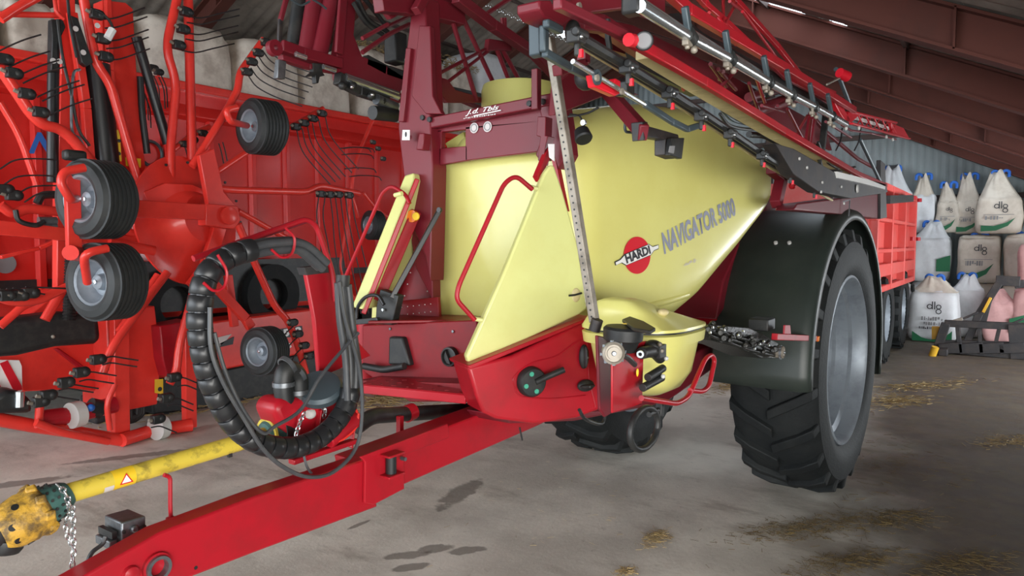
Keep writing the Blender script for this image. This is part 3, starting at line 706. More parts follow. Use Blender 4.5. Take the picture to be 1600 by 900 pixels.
MB().lathe(p('Y', .975, 1001, 553), (-1, -.3, 0), [(0, .012), (.01, .012), (.01, .006), (.0, .006)], 14, True).build('open_port', 'chrome', vv)
# guard rail under the rinse tank
MB().tube(L('Y', .97, [(1002, 622), (1058, 631), (1076, 620), (1102, 560), (1112, 554), (1117, 562), (1108, 604), (1098, 612), (1078, 610)]), .0095, 12, .04).build('guard_rail', 'crimson', SP)
# crank wheel / handwheel
hw = [p('Y', 1.0, 1006+22*math.cos(a)*.95+6*math.sin(-a), 670+33*math.sin(a)) for a in [2*math.pi*k/24 for k in range(25)]]
hd = MB().tube(hw, .011, 10, caps=False).build('suction_ring', 'black_plastic', SP)
MB().bar(p('Y', 1.0, 1032, 628), p('Y', 1.0, 1030, 650), .025, .03).build('ring_bracket', 'black_plastic', hd, .003)
MB().tube(L('Y', 1.0, [(1030, 640), (1014, 648)]), .01, 8).build('ring_arm', 'black_plastic', hd)
# hoses and dark under-frame below the console
MB().tube(spline(L('Y', 1.15, [(905, 640), (915, 655), (940, 662), (948, 640)])), .006, 8).build('drain_hose', 'black_plastic', SP)
MB().tube(spline(L('Y', 1.2, [(812, 668), (814, 678), (816, 688)])), .003, 6).build('drain_hose', 'black_plastic', SP)
MB().prism(L('Y', 1.55, [(790, 650), (940, 640), (1000, 600), (1180, 500), (1180, 530), (1040, 630), (900, 658), (800, 662)]), (0, .2, 0)).build('chassis', 'maroon', SP, .01)
MB().box((3.9, YC, .98), (2.6, .34, .22)).build('chassis_beam', 'maroon', SP, .01)
MB().prism(L('X', 3.35, [(936, 500), (952, 500), (952, 640), (936, 640)]), (.05, 0, 0)).build('chassis_upright', 'black_plastic', SP)
# --- axle, wheels, mudguards
WC = V((5.12, 1.13, .88)); WX = 5.12
def tractor_wheel(c, side, rotz, nm, lab):
    """c = wheel centre; side -1: outer face towards -Y"""
    R = Matrix.Rotation(rotz, 3, 'Z'); ax = R @ V((0, side, 0)); Ro = c.z+.005; w2 = .255
    whl = MB()
    whl.lathe(c, ax, [(w2*.86, .55), (w2*1.02, .60), (w2*1.08, .68), (w2*1.02, .78), (w2*.86, Ro-.06), (w2*.6, Ro-.035), (0, Ro-.03), (-w2*.6, Ro-.035), (-w2*.86, Ro-.06), (-w2*1.02, .78), (-w2*1.08, .68), (-w2*1.02, .60), (-w2*.86, .55)], 72, True)
    e1 = V((0, 0, 1)); e2 = ax.cross(e1)
    n = 22
    for k in range(n):
        for sgn in (-1, 1):
            a0 = 2*math.pi*(k+(.5 if sgn > 0 else 0))/n
            def pt(t, r, a): return c+ax*t*sgn+(e1*math.cos(a)+e2*math.sin(a))*r
            da = .17; ww = .045
            rows = []
            for t, r, aa in ((-.01, Ro, a0), (w2*.55, Ro, a0-da*.6), (w2*.95, Ro-.025, a0-da), (w2*1.03, Ro-.13, a0-da*1.05)):
                rows.append([pt(t, r-.06, aa-ww), pt(t, r, aa-ww*.8), pt(t, r, aa+ww*.8), pt(t, r-.06, aa+ww)])
            vs = [q for r_ in rows for q in r_]; fs = []
            for i in range(3):
                for j in range(4): fs.append((i*4+j, i*4+(j+1) % 4, (i+1)*4+(j+1) % 4, (i+1)*4+j))
            fs += [(0, 1, 2, 3), (15, 14, 13, 12)]; whl.add(vs, fs)
    ty = whl.build(nm, 'tyre', SP, .006, ang=30)
    rm = MB().lathe(c, ax, [(w2*.86, .565), (w2*.96, .56), (w2*.98, .545), (w2*.90, .53), (w2*.60, .518), (w2*.52, .49), (w2*.2, .48), (w2*.12, .455), (-w2*.30, .445), (-w2*.38, .42), (-w2*.8, .41), (-w2*.92, .38), (-w2*.95, .20), (-w2*.75, .17), (-w2*.7, .0)], 72, cap=False)
    rm.lathe(c, ax, [(-w2*.75, .15), (-w2*.5, .15), (-w2*.46, .12), (-w2*.46, 0)], 32)
    rm.lathe(c, -ax, [(w2*.86, .56), (w2*.5, .5), (w2*.5, .1)], 48, cap=False)
    rm = rm.build('rim', 'rim_silver', ty, ang=35)
    mb = MB()
    for k in range(10):
        a = 2*math.pi*k/10; mb.lathe(c+ax*(-w2*.92)+(e1*math.cos(a)+e2*math.sin(a))*.165, ax, [(0, .016), (.03, .016), (.03, 0)], 6)
    mb.build('wheel_nuts', 'galvanised', rm)
    return ty
tractor_wheel(V((5.12, 1.13, .88)), -1, math.radians(-2.5), 'drive_wheel', '')
tractor_wheel(V((5.12, 2.62, .88)), 1, math.radians(-2.5), 'drive_wheel', '')
MB().tube([(5.12, 1.3, .9), (5.12, 2.45, .9)], .09, 16).build('axle', 'maroon', SP)
def mudguard(c, side, rotz):
    R = Matrix.Rotation(rotz, 3, 'Z'); mb = MB(); vs = []; fs = []; n = 40; Rr = 1.0; W0, W1 = .30, .27
    prof = [(-W0, 0), (-W0+.02, .012), (0, .02), (W1-.06, .016), (W1-.015, .0), (W1, -.03), (W1, -.065)]
    a0, a1 = math.radians(-3), math.radians(194)
    for i in range(n+1):
        a = a0+(a1-a0)*i/n
        for t, dr in prof:
            q = V((-math.cos(a)*(Rr+dr), side*t, math.sin(a)*(Rr+dr))); q.z *= .985
            vs.append(c+R @ q)
    m_ = len(prof)
    for i in range(n):
        for j in range(m_-1): fs.append((i*m_+j, i*m_+j+1, (i+1)*m_+j+1, (i+1)*m_+j))
    o = mb.add(vs, fs).build('mudguard', 'mudguard_black', SP, ang=50)
    md = o.modifiers.new('thickness', 'SOLIDIFY'); md.thickness = .012
    return o
mg = mudguard(V((5.12, 1.13, .88)), -1, math.radians(-2.5)); mudguard(V((5.12, 2.62, .88)), 1, math.radians(-2.5))
for u, v in ((1215, 378), (1260, 378)):
    q = p('X', 4.28, u, v); 
    # bolts sit on the guard's front arc
    best = None
    for a in [math.radians(x) for x in range(0, 90)]:
        s = V((5.12, 1.13, .88))+Matrix.Rotation(math.radians(-2.5), 3, 'Z') @ V((-math.cos(a)*1.03, (1237-u)/1237*2.2, math.sin(a)*1.015))
        d = (s-CAM); k = d.dot(fw); uu = 800+F*d.dot(rt)/k; v2 = 450-F*d.dot(up)/k
        e = abs(v2-v)+abs(uu-u)*.1
        if best is None or e < best[0]: best = (e, s, a)
    MB().lathe(best[1], V((-math.cos(best[2]), 0, math.sin(best[2]))), [(-.02, .012), (.0, .012), (.004, 0)], 10).build('bolt', 'lens_white', mg)
# inner mudguard stays and suspension in the dark gap
MB().prism(L('Y', 1.45, [(1118, 498), (1140, 484), (1205, 484), (1210, 505), (1130, 512)]), (0, .3, 0)).build('axle_bracket', 'crimson', SP, .006)
MB().prism(L('Y', 1.42, [(1195, 292), (1215, 320), (1200, 370), (1168, 392), (1160, 440), (1120, 500), (1130, 440), (1170, 350)]), (0, .3, 0)).build('rear_frame', 'maroon', SP, .01)
# --- valve cluster and marker light in front of the wheel
vc_ = MB(); Yk = 1.02
vc_.prism(L('Y', Yk, [(1106, 512), (1120, 508), (1170, 512), (1192, 522), (1216, 536), (1222, 560), (1190, 560), (1150, 542), (1112, 532)]), (0, .16, 0))
random.seed(3)
for i in range(22):
    t = i/21; u = 1110+105*t+random.uniform(-4, 4); v = 512+32*t+random.uniform(-8, 8); vc_.tube([p('Y', Yk-.02, u, v), p('Y', Yk-.045, u+random.uniform(-5, 5), v+random.uniform(-4, 6))], random.uniform(.008, .016), 8)
vcl = vc_.build('valve_manifold', 'grime', SP, .004)
MB().box(p('Y', Yk+.02, 1190, 506), (.13, .1, .06)).build('valve_block', 'black_plastic', vcl, .006)
for i in range(3): MB().tube(spline(L('Y', Yk-.03, [(1108, 508+i*8), (1140, 524+i*6), (1175, 534+i*7), (1210, 550+i*3)])), .006, 8).build('feed_hose', 'grime', vcl)
mb = MB()
for u, v in ((1112, 512), (1108, 520), (1130, 516), (1152, 524), (1160, 518), (1178, 545), (1186, 538), (1200, 540), (1192, 534)): mb.lathe(p('Y', Yk-.05, u, v), (0, -1, .2), [(0, .005), (.008, .005), (.008, 0)], 6)
mb.build('pipe_fittings', 'chrome', vcl)
coupling(p('Y', .98, 1216, 550), (.1, -1, 0), .030, 'quick_coupling', SP)
ma = MB().bar(p('Y', .95, 1210, 526), p('Y', .93, 1279, 529), .03, .032).build('marker_arm', 'crimson', SP, .003)
MB().prism(L('Y', .93, [(1226, 522), (1227, 508), (1235, 508), (1236, 522)]), (0, .01, 0)).build('arm_lug', 'crimson', ma, .002)
MB().box(p('Y', .925, 1276, 529), (.045, .03, .03)).build('marker_lens', 'amber', ma, .004)
# ------------------------------------------------------------------ front frame
XF = 2.52
ff = MB().prism(L('X', XF, [(676, 192), (700, 184), (845, 150), (868, 152), (872, 205), (862, 236), (834, 240), (700, 256), (668, 262), (660, 200)]), (.03, 0, 0))
cp = MB()
ol = L('X', XF, [(676, 192), (690, 188), (690, 230)]) 
# cross panel with an opening: built as four strips
def strip(pts, th=.03): return L('X', XF, pts)
mb = MB()
mb.prism(strip([(672, 190), (868, 150), (870, 188), (674, 208)]), (.03, 0, 0))
mb.prism(strip([(668, 204), (690, 203), (688, 258), (668, 262)]), (.03, 0, 0))
mb.prism(strip([(727, 198), (872, 186), (866, 234), (727, 251)]), (.03, 0, 0))
mb.prism(strip([(686, 232), (730, 228), (730, 251), (686, 258)]), (.03, 0, 0))
xp = mb.build('cross_panel', 'maroon', SP, .003)
MB().bar(p('X', XF-.02, 672, 194), p('X', XF-.02, 868, 156), .05, .05).build('top_beam', 'maroon', xp, .006)
for (u, v) in ((828, 162), (849, 159), (882, 155), (672, 187), (661, 184)):
    MB().lathe(p('X', XF-.05, u, v), (-1, 0, 0), [(0, .013), (.01, .012), (.012, 0)], 8).build('bolt', 'dark_steel', xp)
for u in (741, 762):
    c = p('X', XF-.003, u, 200 if u < 750 else 198); MB().lathe(c, (-1, 0, 0), [(0, .023), (.002, .023), (.002, 0)], 24).build('round_sticker', 'pale_print', xp)
    o = MB().lathe(c+V((-.003, 0, 0)), (-1, 0, 0), [(0, .018), (.001, .018), (.001, .014), (.0, .014)], 24, True).build('sticker_ring', 'print_grey', xp)
text_mesh('J.d. Tbls', quad_xf(*L('X', XF-.052, [(727, 182), (780, 173), (727, 172), (779, 164)])), xp, 'white_lettering', 'white_print', .012, .45)
MB().add(L('X', XF-.052, [(740, 182), (783, 173), (782, 171.5), (740, 180.5)]), [(0, 1, 2, 3)]).build('lettering_underline', 'white_print', xp)
scribble(quad_xf(*L('X', XF-.052, [(724, 186), (777, 179), (724, 184), (777, 177)])), 16, xp, 'small_print_line', 'pale_print', 2)
MB().prism(L('X', XF+.12, [(696, 224), (724, 206), (728, 230), (700, 232)]), (.02, 0, 0)).build('tank_neck', 'tank_yellow', xp)
# left upright
mb = MB(); mb.prism(L('X', XF-.05, [(645, 0), (664, -6), (672, 190), (676, 262), (672, 440), (664, 400), (640, 345), (626, 235), (622, 200), (636, 70)]), (.10, 0, 0))
lu = mb.build('mast_upright', 'maroon', SP, .006)
MB().prism(L('X', XF-.07, [(634, 75), (642, 75), (630, 190), (622, 190)]), (.03, 0, 0)).build('mast_edge', 'pale_print' if 0 else 'maroon', lu, .003)
MB().prism(L('X', XF-.10, [(629, 203), (640, 203), (640, 219), (628, 219)]), (.002, 0, 0)).build('warning_label', 'white_print', lu)
MB().ball(p('X', XF-.102, 634, 210), .002, .006, .012).build('label_mark', 'ink', lu)
for (u, v) in ((636, 94), (630, 144), (627, 170), (634, 162), (638, 214)): MB().lathe(p('X', XF-.055, u, v), (-1, 0, 0), [(0, .009), (.008, .009), (.009, 0)], 8).build('bolt', 'galvanised', lu)
MB().prism(L('X', XF-.12, [(655, 208), (663, 208), (660, 234), (650, 234)]), (.05, 0, 0)).build('guide_block', 'maroon', lu, .004)
# lower left leg, gusset
MB().prism(L('X', XF-.02, [(642, 240), (672, 262), (676, 470), (650, 420), (634, 330)]), (.06, 0, 0)).build('lower_upright', 'maroon', SP, .005)
MB().prism(L('X', XF-.06, [(643, 150), (665, 178), (690, 178), (676, 150), (672, 40), (655, 40)]), (.03, 0, 0)).build('gusset', 'maroon', SP, .004)
# right upright
ru = MB().prism(L('X', XF-.04, [(838, 150), (872, 146), (880, 195), (885, 240), (872, 265), (862, 236), (848, 235), (842, 250), (836, 242), (850, 205)]), (.10, 0, 0)).build('mast_upright', 'maroon', SP, .006)
MB().prism(L('X', XF-.14, [(840, 182), (853, 182), (852, 212), (856, 212), (846, 258), (840, 250), (844, 214), (838, 212)]), (.05, 0, 0)).build('guide_block', 'maroon', ru, .003)
MB().prism(L('X', XF-.16, [(856, 225), (866, 225), (866, 252), (858, 246)]), (.004, 0, 0)).build('plastic_tag', 'pale_print', ru)
MB().prism(L('X', XF-.02, [(862, 250), (868, 250), (884, 330), (880, 330)]), (.03, 0, 0)).build('locker_stay', 'crimson', SP)
MB().bar(p('X', XF-.1, 858, 232), p('X', XF-.2, 838, 280), .02, .03).build('locker_stay', 'crimson', SP)
# link plate to the boom on the right
MB().prism(L('Y', 1.30, [(872, 130), (910, 92), (955, 130), (1000, 148), (945, 150), (900, 168), (868, 180)]), (0, .03, 0)).build('boom_bracket', 'maroon', SP, .004)
MB().bar(p('Y', 1.25, 945, 138), p('Y', .95, 1006, 208), .03, .05).build('diagonal_stay', 'maroon', SP, .004)
MB().tube(L('Y', 1.1, [(990, 188), (977, 185), (976, 206), (1000, 208)]), .005, 8, .02).build('lamp_guard', 'slate', SP)
lb = MB().prism(L('Y', .95, [(1004, 190), (1012, 190), (1014, 197), (1060, 210), (1062, 220), (1056, 248), (1040, 242), (1040, 218), (1012, 214), (1006, 220)]), (0, .04, 0)).build('lamp_arm', 'dark_steel', SP, .003)
MB().prism(L('Y', .945, [(1042, 216), (1061, 216), (1057, 249), (1038, 243)]), (0, -.02, 0)).build('led_lamp', 'black_plastic', lb, .003)
MB().prism(L('Y', .922, [(1046, 228), (1054, 228), (1052, 240), (1044, 238)]), (0, -.002, 0)).build('lamp_lens', 'print_grey', lb)
# small round lamp
sl_ = MB().lathe(p('X', 2.2, 911, 213), (-.3, -.4, -.75), [(-.035, .008), (-.025, .026), (.01, .032), (.016, .028), (.016, 0)], 20).build('round_work_lamp', 'black_plastic', SP)
MB().tube(spline(L('X', 2.2, [(912, 200), (906, 182), (890, 178)])), .003, 6).build('lamp_wire', 'black_plastic', sl_)
MB().lathe(p('X', 2.18, 913, 192), (-1, 0, 0), [(0, .010), (.01, .01), (.01, 0)], 10).build('lamp_nut', 'chrome', sl_)
MB().tube(spline(L('X', 2.24, [(888, 182), (905, 180), (920, 176), (935, 168)])), .004, 6).build('lamp_wire', 'black_plastic', sl_)
# perforated post
a, b2 = p('X', 2.06, 858, 60), p('X', 2.12, 929, 503)
pst = MB().bar(a, b2, .030, .028, (0, 1, 0)).build('perforated_post', 'galvanised', SP, .003)
mb = MB()
for i in range(34):
    t = .20+.78*i/33; c = a.lerp(b2, t); d = (CAM-c).normalized()
    for sx in (-1,): mb.lathe(c+V((-.0152, -.0, 0)), (-1, 0, 0), [(0, .0035), (.001, .0035), (.001, 0)], 8)
mb.build('post_holes', 'black_plastic', pst)
MB().lathe(p('X', 2.1, 931, 508), (0, .3, -1), [(-.02, .02), (.02, .02), (.02, 0)], 12).build('post_foot', 'dark_steel', pst)
# ------------------------------------------------------------------ right-hand folded boom
BY = .62
rb_ = MB()
def bl(ax, val, pts, w_, h_, nm, mt, par=None, bev=.003): return MB().bars(L(ax, val, pts), w_, h_).build(nm, mt, par or boom, bev)
boom = MB().bars(L('Y', .70, [(1030, -25), (1075, 15), (1300, 150), (1335, 172)]), .022, .030).build('folded_boom', 'crimson', SP, .003)
bl('Y', .71, [(870, 6), (985, 60)], .02, .02, 'lower_chord', 'maroon')
bl('Y', .70, [(985, 62), (1100, 128), (1225, 205), (1340, 272), (1384, 290)], .02, .026, 'lower_chord', 'crimson')
bl('Y', .76, [(1010, 84), (1090, 135), (1215, 212), (1320, 270)], .06, .022, 'chord_underside', 'cream')
# top truss chords
bl('Y', .95, [(1110, -40), (1150, 0), (1215, 72), (1262, 132), (1305, 160)], .018, .026, 'truss_chord', 'crimson')
bl('Y', .82, [(1068, -30), (1100, 5), (1130, 30), (1200, 95), (1225, 120), (1300, 160)], .016, .020, 'truss_chord', 'crimson')
for A_, B_ in (((1130, 38), (1130, -20)), ((1130, 38), (1095, -12)), ((1132, 38), (1150, 5)), ((1140, 2), (1160, 18)), ((1160, 18), (1222, 102)), ((1135, 40), (1175, 82)), ((1108, 20), (1112, 10)), ((1225, 108), (1222, 100)), ((1225, 110), (1258, 130)), ((1150, 70), (1132, 40)), ((1228, 112), (1240, 140))):
    MB().tube([p('Y', .80, *A_), p('Y', .88, *B_)], .0055, 8).build('truss_brace', 'crimson', boom)
for A_, B_ in (((1000, 55), (1005, 85)), ((1060, 100), (1068, 140)), ((1122, 108), (1150, 140)), ((1150, 110), (1120, 142)), ((1170, 130), (1192, 190)), ((1230, 170), (1262, 232)), ((1262, 180), (1237, 222)), ((1215, 165), (1245, 150)), ((1268, 185), (1262, 235)), ((1290, 190), (1330, 215)), ((1180, 118), (1195, 160)), ((1190, 165), (1225, 175)), ((1130, 112), (1124, 124)), ((1110, 100), (1135, 135))):
    MB().tube([p('Y', .72, *A_), p('Y', .80, *B_)], .006, 8).build('truss_brace', 'maroon' if A_[0] % 20 else 'crimson', boom)
MB().tube(L('Y', .95, [(1160, 178), (1250, 150), (1290, 160)]), .03, 12).build('fold_cylinder', 'maroon', boom)
MB().tube(L('Y', .95, [(1170, 152), (1250, 132)]), .02, 12).build('fold_cylinder', 'maroon', boom)
# chrome air/spray tube in sections with black clips
pts = [(1000, 10), (1077, 58), (1140, 92), (1200, 128), (1240, 150), (1272, 166), (1322, 194)]
for i, (A_, B_) in enumerate(zip(pts, pts[1:])):
    MB().tube(L('Y', .60, [A_, B_]), .0125, 12).build('spray_tube', 'chrome', boom)
for A_, B_ in (((1000, 2), (1066, 46)), ((1078, 50), (1130, 82)), ((1142, 86), (1190, 116))):
    MB().tube(L('Y', .62, [A_, B_]), .009, 10).build('spray_tube', 'chrome', boom)
for (u, v) in ((1077, 58), (1140, 92), (1200, 128), (1236, 148), (1272, 167), (1300, 182)):
    MB().bar(p('Y', .60, u-7, v-48+ (u-1077)*.06), p('Y', .60, u, v), .014, .018).build('tube_hanger', 'slate', boom, .003)
    MB().lathe(p('Y', .60, u, v), (1, 0, -.3), [(-.012, .018), (.012, .018), (.012, 0), ], 12).build('tube_clip', 'black_plastic', boom)
    nb = MB(); c = p('Y', .60, u-3, v+10); nb.tube([c+V((0, 0, .02)), c+V((0, 0, -.012))], .006, 8); nb.box(c, (.03, .015, .012)); nb.ball(c+V((.014, -.01, -.012)), .008)
    nb.build('spray_nozzle', 'galvanised', boom, .002)
MB().box(p('Y', .62, 990, 10), (.035, .04, .034)).build('tube_end_block', 'black_plastic', boom, .006)
# dark webs behind the tubes
MB().prism(L('Y', .84, [(1060, 20), (1100, 52), (1250, 135), (1300, 168), (1290, 176), (1200, 128), (1090, 62), (1040, 22)]), (0, .02, 0)).build('boom_web', 'black_plastic', boom)
MB().prism(L('Y', 1.05, [(900, 20), (990, 40), (1100, 95), (1200, 150), (1290, 200), (1300, 235), (1200, 190), (1080, 130), (1000, 92), (900, 60)]), (0, .02, 0)).build('boom_web', 'maroon', boom)
# second spray line with nozzle bodies underneath
for k, dy in enumerate((0, 7, 13)):
    MB().tube(L('Y', .74+.03*k, [(895, 52+dy), (980, 103+dy), (1050, 146+dy), (1100, 178+dy), (1150, 212+dy), (1205, 250+dy), (1300, 300+dy)]), (.012, .009, .006)[k], 8).build('spray_line', ('black_plastic', 'dark_steel', 'chrome')[k] if k < 2 else 'cream', boom)
for (u, v) in ((900, 58), (980, 106), (1045, 146), (1095, 182), (1140, 210), (1190, 243), (1235, 272), (1272, 296)):
    nb = MB(); c = p('Y', .73, u, v); nb.box(c, (.03, .03, .026)); nb.box(c+V((.006, 0, -.022)), (.012, .012, .028)); nb.tube([c+V((-.022, -.01, .006)), c+V((.022, -.01, .006))], .010, 8)
    nbo = nb.build('nozzle_body', 'black_plastic', boom, .003)
    MB().box(c+V((.006, -.008, -.032)), (.008, .008, .016)).build('nozzle_tip', 'logo_red', nbo)
    MB().ball(c+V((-.01, -.018, -.004)), .004).build('screw', 'chrome', nbo)
# dark ribbed cover behind
MB().prism(L('Y', 1.0, [(990, 80), (1060, 100), (1110, 140), (1090, 150), (1000, 105)]), (0, .03, 0)).build('hose_cover', 'black_plastic', boom)
MB().tube(spline(L('Y', .8, [(1125, 178), (1140, 196), (1170, 202), (1195, 198)])), .006, 8).build('boom_hose', 'black_plastic', boom)
MB().tube(spline(L('Y', .8, [(1128, 172), (1146, 188), (1176, 196), (1200, 206), (1236, 240)])), .006, 8).build('boom_hose', 'slate', boom)
MB().tube(spline(L('Y', .85, [(1170, 210), (1200, 215), (1232, 240)])), .012, 8).build('boom_hose', 'black_plastic', boom)
MB().tube(spline(L('Y', .75, [(1278, 225), (1284, 262), (1305, 268), (1335, 262)])), .010, 8).build('boom_hose', 'black_plastic', boom)
MB().tube(spline(L('Y', .74, [(1278, 222), (1290, 250), (1310, 264)])), .006, 8).build('boom_hose', 'black_plastic', boom)
# grey folding arm
MB().bars(L('Y', .86, [(850, 40), (850, 82), (890, 105), (925, 122), (940, 132)]), .017, .019).build('fold_arm', 'slate', boom, .004)
MB().bars(L('Y', .84, [(852, 36), (876, 48)]), .018, .018).build('fold_arm', 'slate', boom, .004)
MB().bars(L('Y', .80, [(1007, 162), (1050, 190), (1074, 202), (1092, 196)]), .014, .018).build('fold_arm', 'slate', boom, .004)
MB().tube(L('Y', .80, [(895, 96), (1008, 164)]), .006, 8).build('fold_rod', 'chrome', boom)
lp_ = MB().prism(L('Y', .81, [(926, 116), (940, 124), (960, 132), (962, 122), (970, 126), (970, 146), (962, 150), (930, 136)]), (0, .02, 0)).build('link_plate', 'logo_red', boom, .003)
MB().lathe(p('Y', .80, 931, 121), (0, -1, 0), [(0, .018), (.006, .018), (.006, .01), (.01, .01), (.01, 0)], 16).build('link_pin', 'slate', lp_)
for u, v in ((903, 10), (931, 122), (970, 143)): MB().lathe(p('Y', .79, u, v), (0, -1, 0), [(0, .008), (.006, .008), (.006, 0)], 8).build('bolt', 'galvanised', boom)
MB().ball(p('Y', .92, 915, 122), .03, .03, .032).build('pivot_cover', 'black_plastic', boom)
MB().ball(p('Y', .86, 895, 50), .018, .02, .028).build('pivot_cover', 'black_plastic', boom)
MB().prism(L('Y', .9, [(985, 120), (992, 128), (992, 150), (980, 148), (980, 126)]), (0, .04, 0)).build('rubber_stop', 'black_plastic', boom, .003)
# top left end of the right boom
MB().prism(L('Y', .85, [(843, 0), (862, 0), (864, 8), (905, -4), (990, -30), (1040, -20), (1040, 25), (1000, 10), (925, 20), (890, 32), (880, 40), (852, 28), (843, 14)]), (0, .06, 0)).build('boom_cradle', 'maroon', boom, .004)
MB().prism(L('Y', .9, [(842, 6), (850, 12), (850, 90), (843, 84)]), (0, .03, 0)).build('cradle_arm', 'slate', boom, .003)
bl('Y', .98, [(862, 30), (905, 32), (940, 38), (1010, 85)], .03, .05, 'cradle_beam', 'maroon')
MB().tube(L('Y', .86, [(949, 30), (950, 60), (953, 78)]), .008, 8).build('hanger_strap', 'black_plastic', boom)
bl('Y', 1.05, [(870, 35), (910, 30), (912, 100), (870, 110)], .03, .03, 'cradle_frame', 'maroon')
# work light
wl = MB().lathe(p('Y', .66, 1006, 64), V((-.9, -.35, -.1)), [(-.024, .01), (-.016, .017), (.0, .0205), (.003, .019), (.002, 0)], 24).build('boom_work_light', 'black_plastic', boom)
MB().lathe(p('Y', .66, 1006, 64)+V((-.9, -.35, -.1)).normalized()*.004, V((-.9, -.35, -.1)), [(0, .017), (.003, .015), (.004, 0)], 24).build('lamp_glass', 'print_grey', wl)
MB().tube(L('Y', .68, [(982, 62), (1000, 66)]), .014, 10).build('lamp_arm', 'logo_red', wl)
# end of the boom: tip section, lamps
tip = MB(); T = lambda pts: L('Y', .72, pts)
tip.prism(T([(1326, 174), (1345, 178), (1330, 192), (1322, 190)]), (0, .03, 0)); tip.prism(T([(1392, 192), (1412, 200), (1421, 216), (1396, 210)]), (0, .02, 0))
tip.bars(T([(1330, 175), (1400, 192)]), .02, .012); tip.bars(T([(1330, 193), (1421, 217)]), .02, .010)
for i in range(5): tip.bars(T([(1340+i*13, 178+i*3.5), (1348+i*13, 195+i*3.2)]), .008, .008); tip.bars(T([(1348+i*13, 180+i*3.5), (1340+i*13, 194+i*3.2)]), .006, .006)
tpo = tip.build('tip_section', 'logo_red', boom, .002)
MB().bars(L('Y', .74, [(1336, 184), (1393, 202)]), .004, .020).build('tip_tube', 'white_print', tpo)
MB().prism(T([(1300, 152), (1312, 156), (1330, 190), (1322, 192), (1310, 172)]), (0, .03, 0)).build('tip_hinge', 'logo_red', tpo, .003)
for u, v in ((1395, 218), (1385, 214), (1342, 200), (1322, 200)): MB().ball(p('Y', .72, u, v), .008, .008, .012).build('tip_nozzle', 'lens_white', tpo)
bl('Y', .80, [(1315, 195), (1330, 204), (1360, 208), (1400, 218)], .01, .012, 'tip_rail', 'maroon')
for i, x in enumerate((1316, 1345)): MB().tube(spline(L('Y', .8, [(x, 200), (x-3, 220), (x-10, 235)])), .004, 6).build('tip_hose', 'black_plastic', tpo)
MB().tube(L('Y', .95, [(1306, 108), (1330, 170)]), .014, 8).build('support_strut', 'slate', boom)
MB().tube(L('Y', .85, [(1344, 218), (1376, 285)]), .012, 8).build('support_strut', 'slate', boom)
rl = MB().lathe(p('Y', .82, 1320, 118), (.9, -.4, -.2), [(-.05, .026), (.02, .030), (.02, 0)], 18).build('red_rear_lamp', 'logo_red', boom)
MB().tube(L('Y', .84, [(1292, 132), (1312, 122)]), .005, 8).build('lamp_arm', 'galvanised', rl)
MB().bars(L('Y', .9, [(1290, 140), (1304, 146), (1302, 158)]), .02, .02).build('lamp_bracket', 'crimson', boom)
# end plate
ep = MB().prism(L('Y', .70, [(1212, 224), (1240, 232), (1310, 272), (1385, 288), (1387, 300), (1380, 302), (1330, 310), (1280, 300), (1240, 272)]), (0, .05, 0)).build('end_plate', 'dark_steel', boom, .003)
MB().prism(L('Y', .69, [(1308, 268), (1340, 276), (1384, 288), (1383, 296), (1350, 287), (1310, 278)]), (0, .07, 0)).build('white_strip', 'white_print', ep)
MB().lathe(p('Y', .695, 1339, 295), (0, -1, 0), [(0, .022), (.006, .02), (.007, 0)], 20).build('reflector', 'lens_white', ep)
mb = MB()
for u, v in ((1248, 248), (1260, 262), (1284, 285), (1314, 292), (1282, 300), (1318, 318)): mb.lathe(p('Y', .698, u, v), (0, -1, 0), [(0, .006), (.006, .006), (.006, 0)], 8)
mb.build('plate_bolts', 'lens_white', ep)
MB().prism(L('Y', .9, [(1246, 318), (1340, 306), (1380, 302), (1384, 340), (1376, 342), (1316, 335), (1240, 328)]), (0, .09, 0)).build('rear_crossbeam', 'maroon', SP, .006)
MB().prism(L('Y', .88, [(1376, 250), (1383, 256), (1386, 340), (1376, 342)]), (0, .03, 0)).build('rear_post', 'dark_steel', SP, .003)
MB().bars(L('Y', .86, [(1318, 315), (1328, 312), (1326, 338)]), .006, .006).build('wire_stay', 'grey_metal', SP)
bl('Y', .95, [(1268, 180), (1290, 206), (1340, 248), (1376, 268)], .02, .02, 'rear_chord', 'maroon')
bl('Y', .8, [(1270, 178), (1262, 235)], .035, .035, 'rear_mast', 'maroon'); bl('Y', .85, [(1292, 165), (1284, 235)], .03, .03, 'rear_mast', 'black_plastic')
MB().ball(p('Y', .85, 1198, 142), .03, .02, .028).build('valve', 'black_plastic', boom); MB().ball(p('Y', .82, 1192, 150), .009).build('valve_cap', 'chrome', boom)
for u, v in ((1222, 285), (1238, 290), (1250, 282)): MB().ball(p('Y', 1.0, u, v), .02).build('hose_fitting', 'logo_red', SP)
bl('Y', 1.0, [(1205, 262), (1222, 275), (1212, 320)], .05, .06, 'rear_bracket', 'maroon')
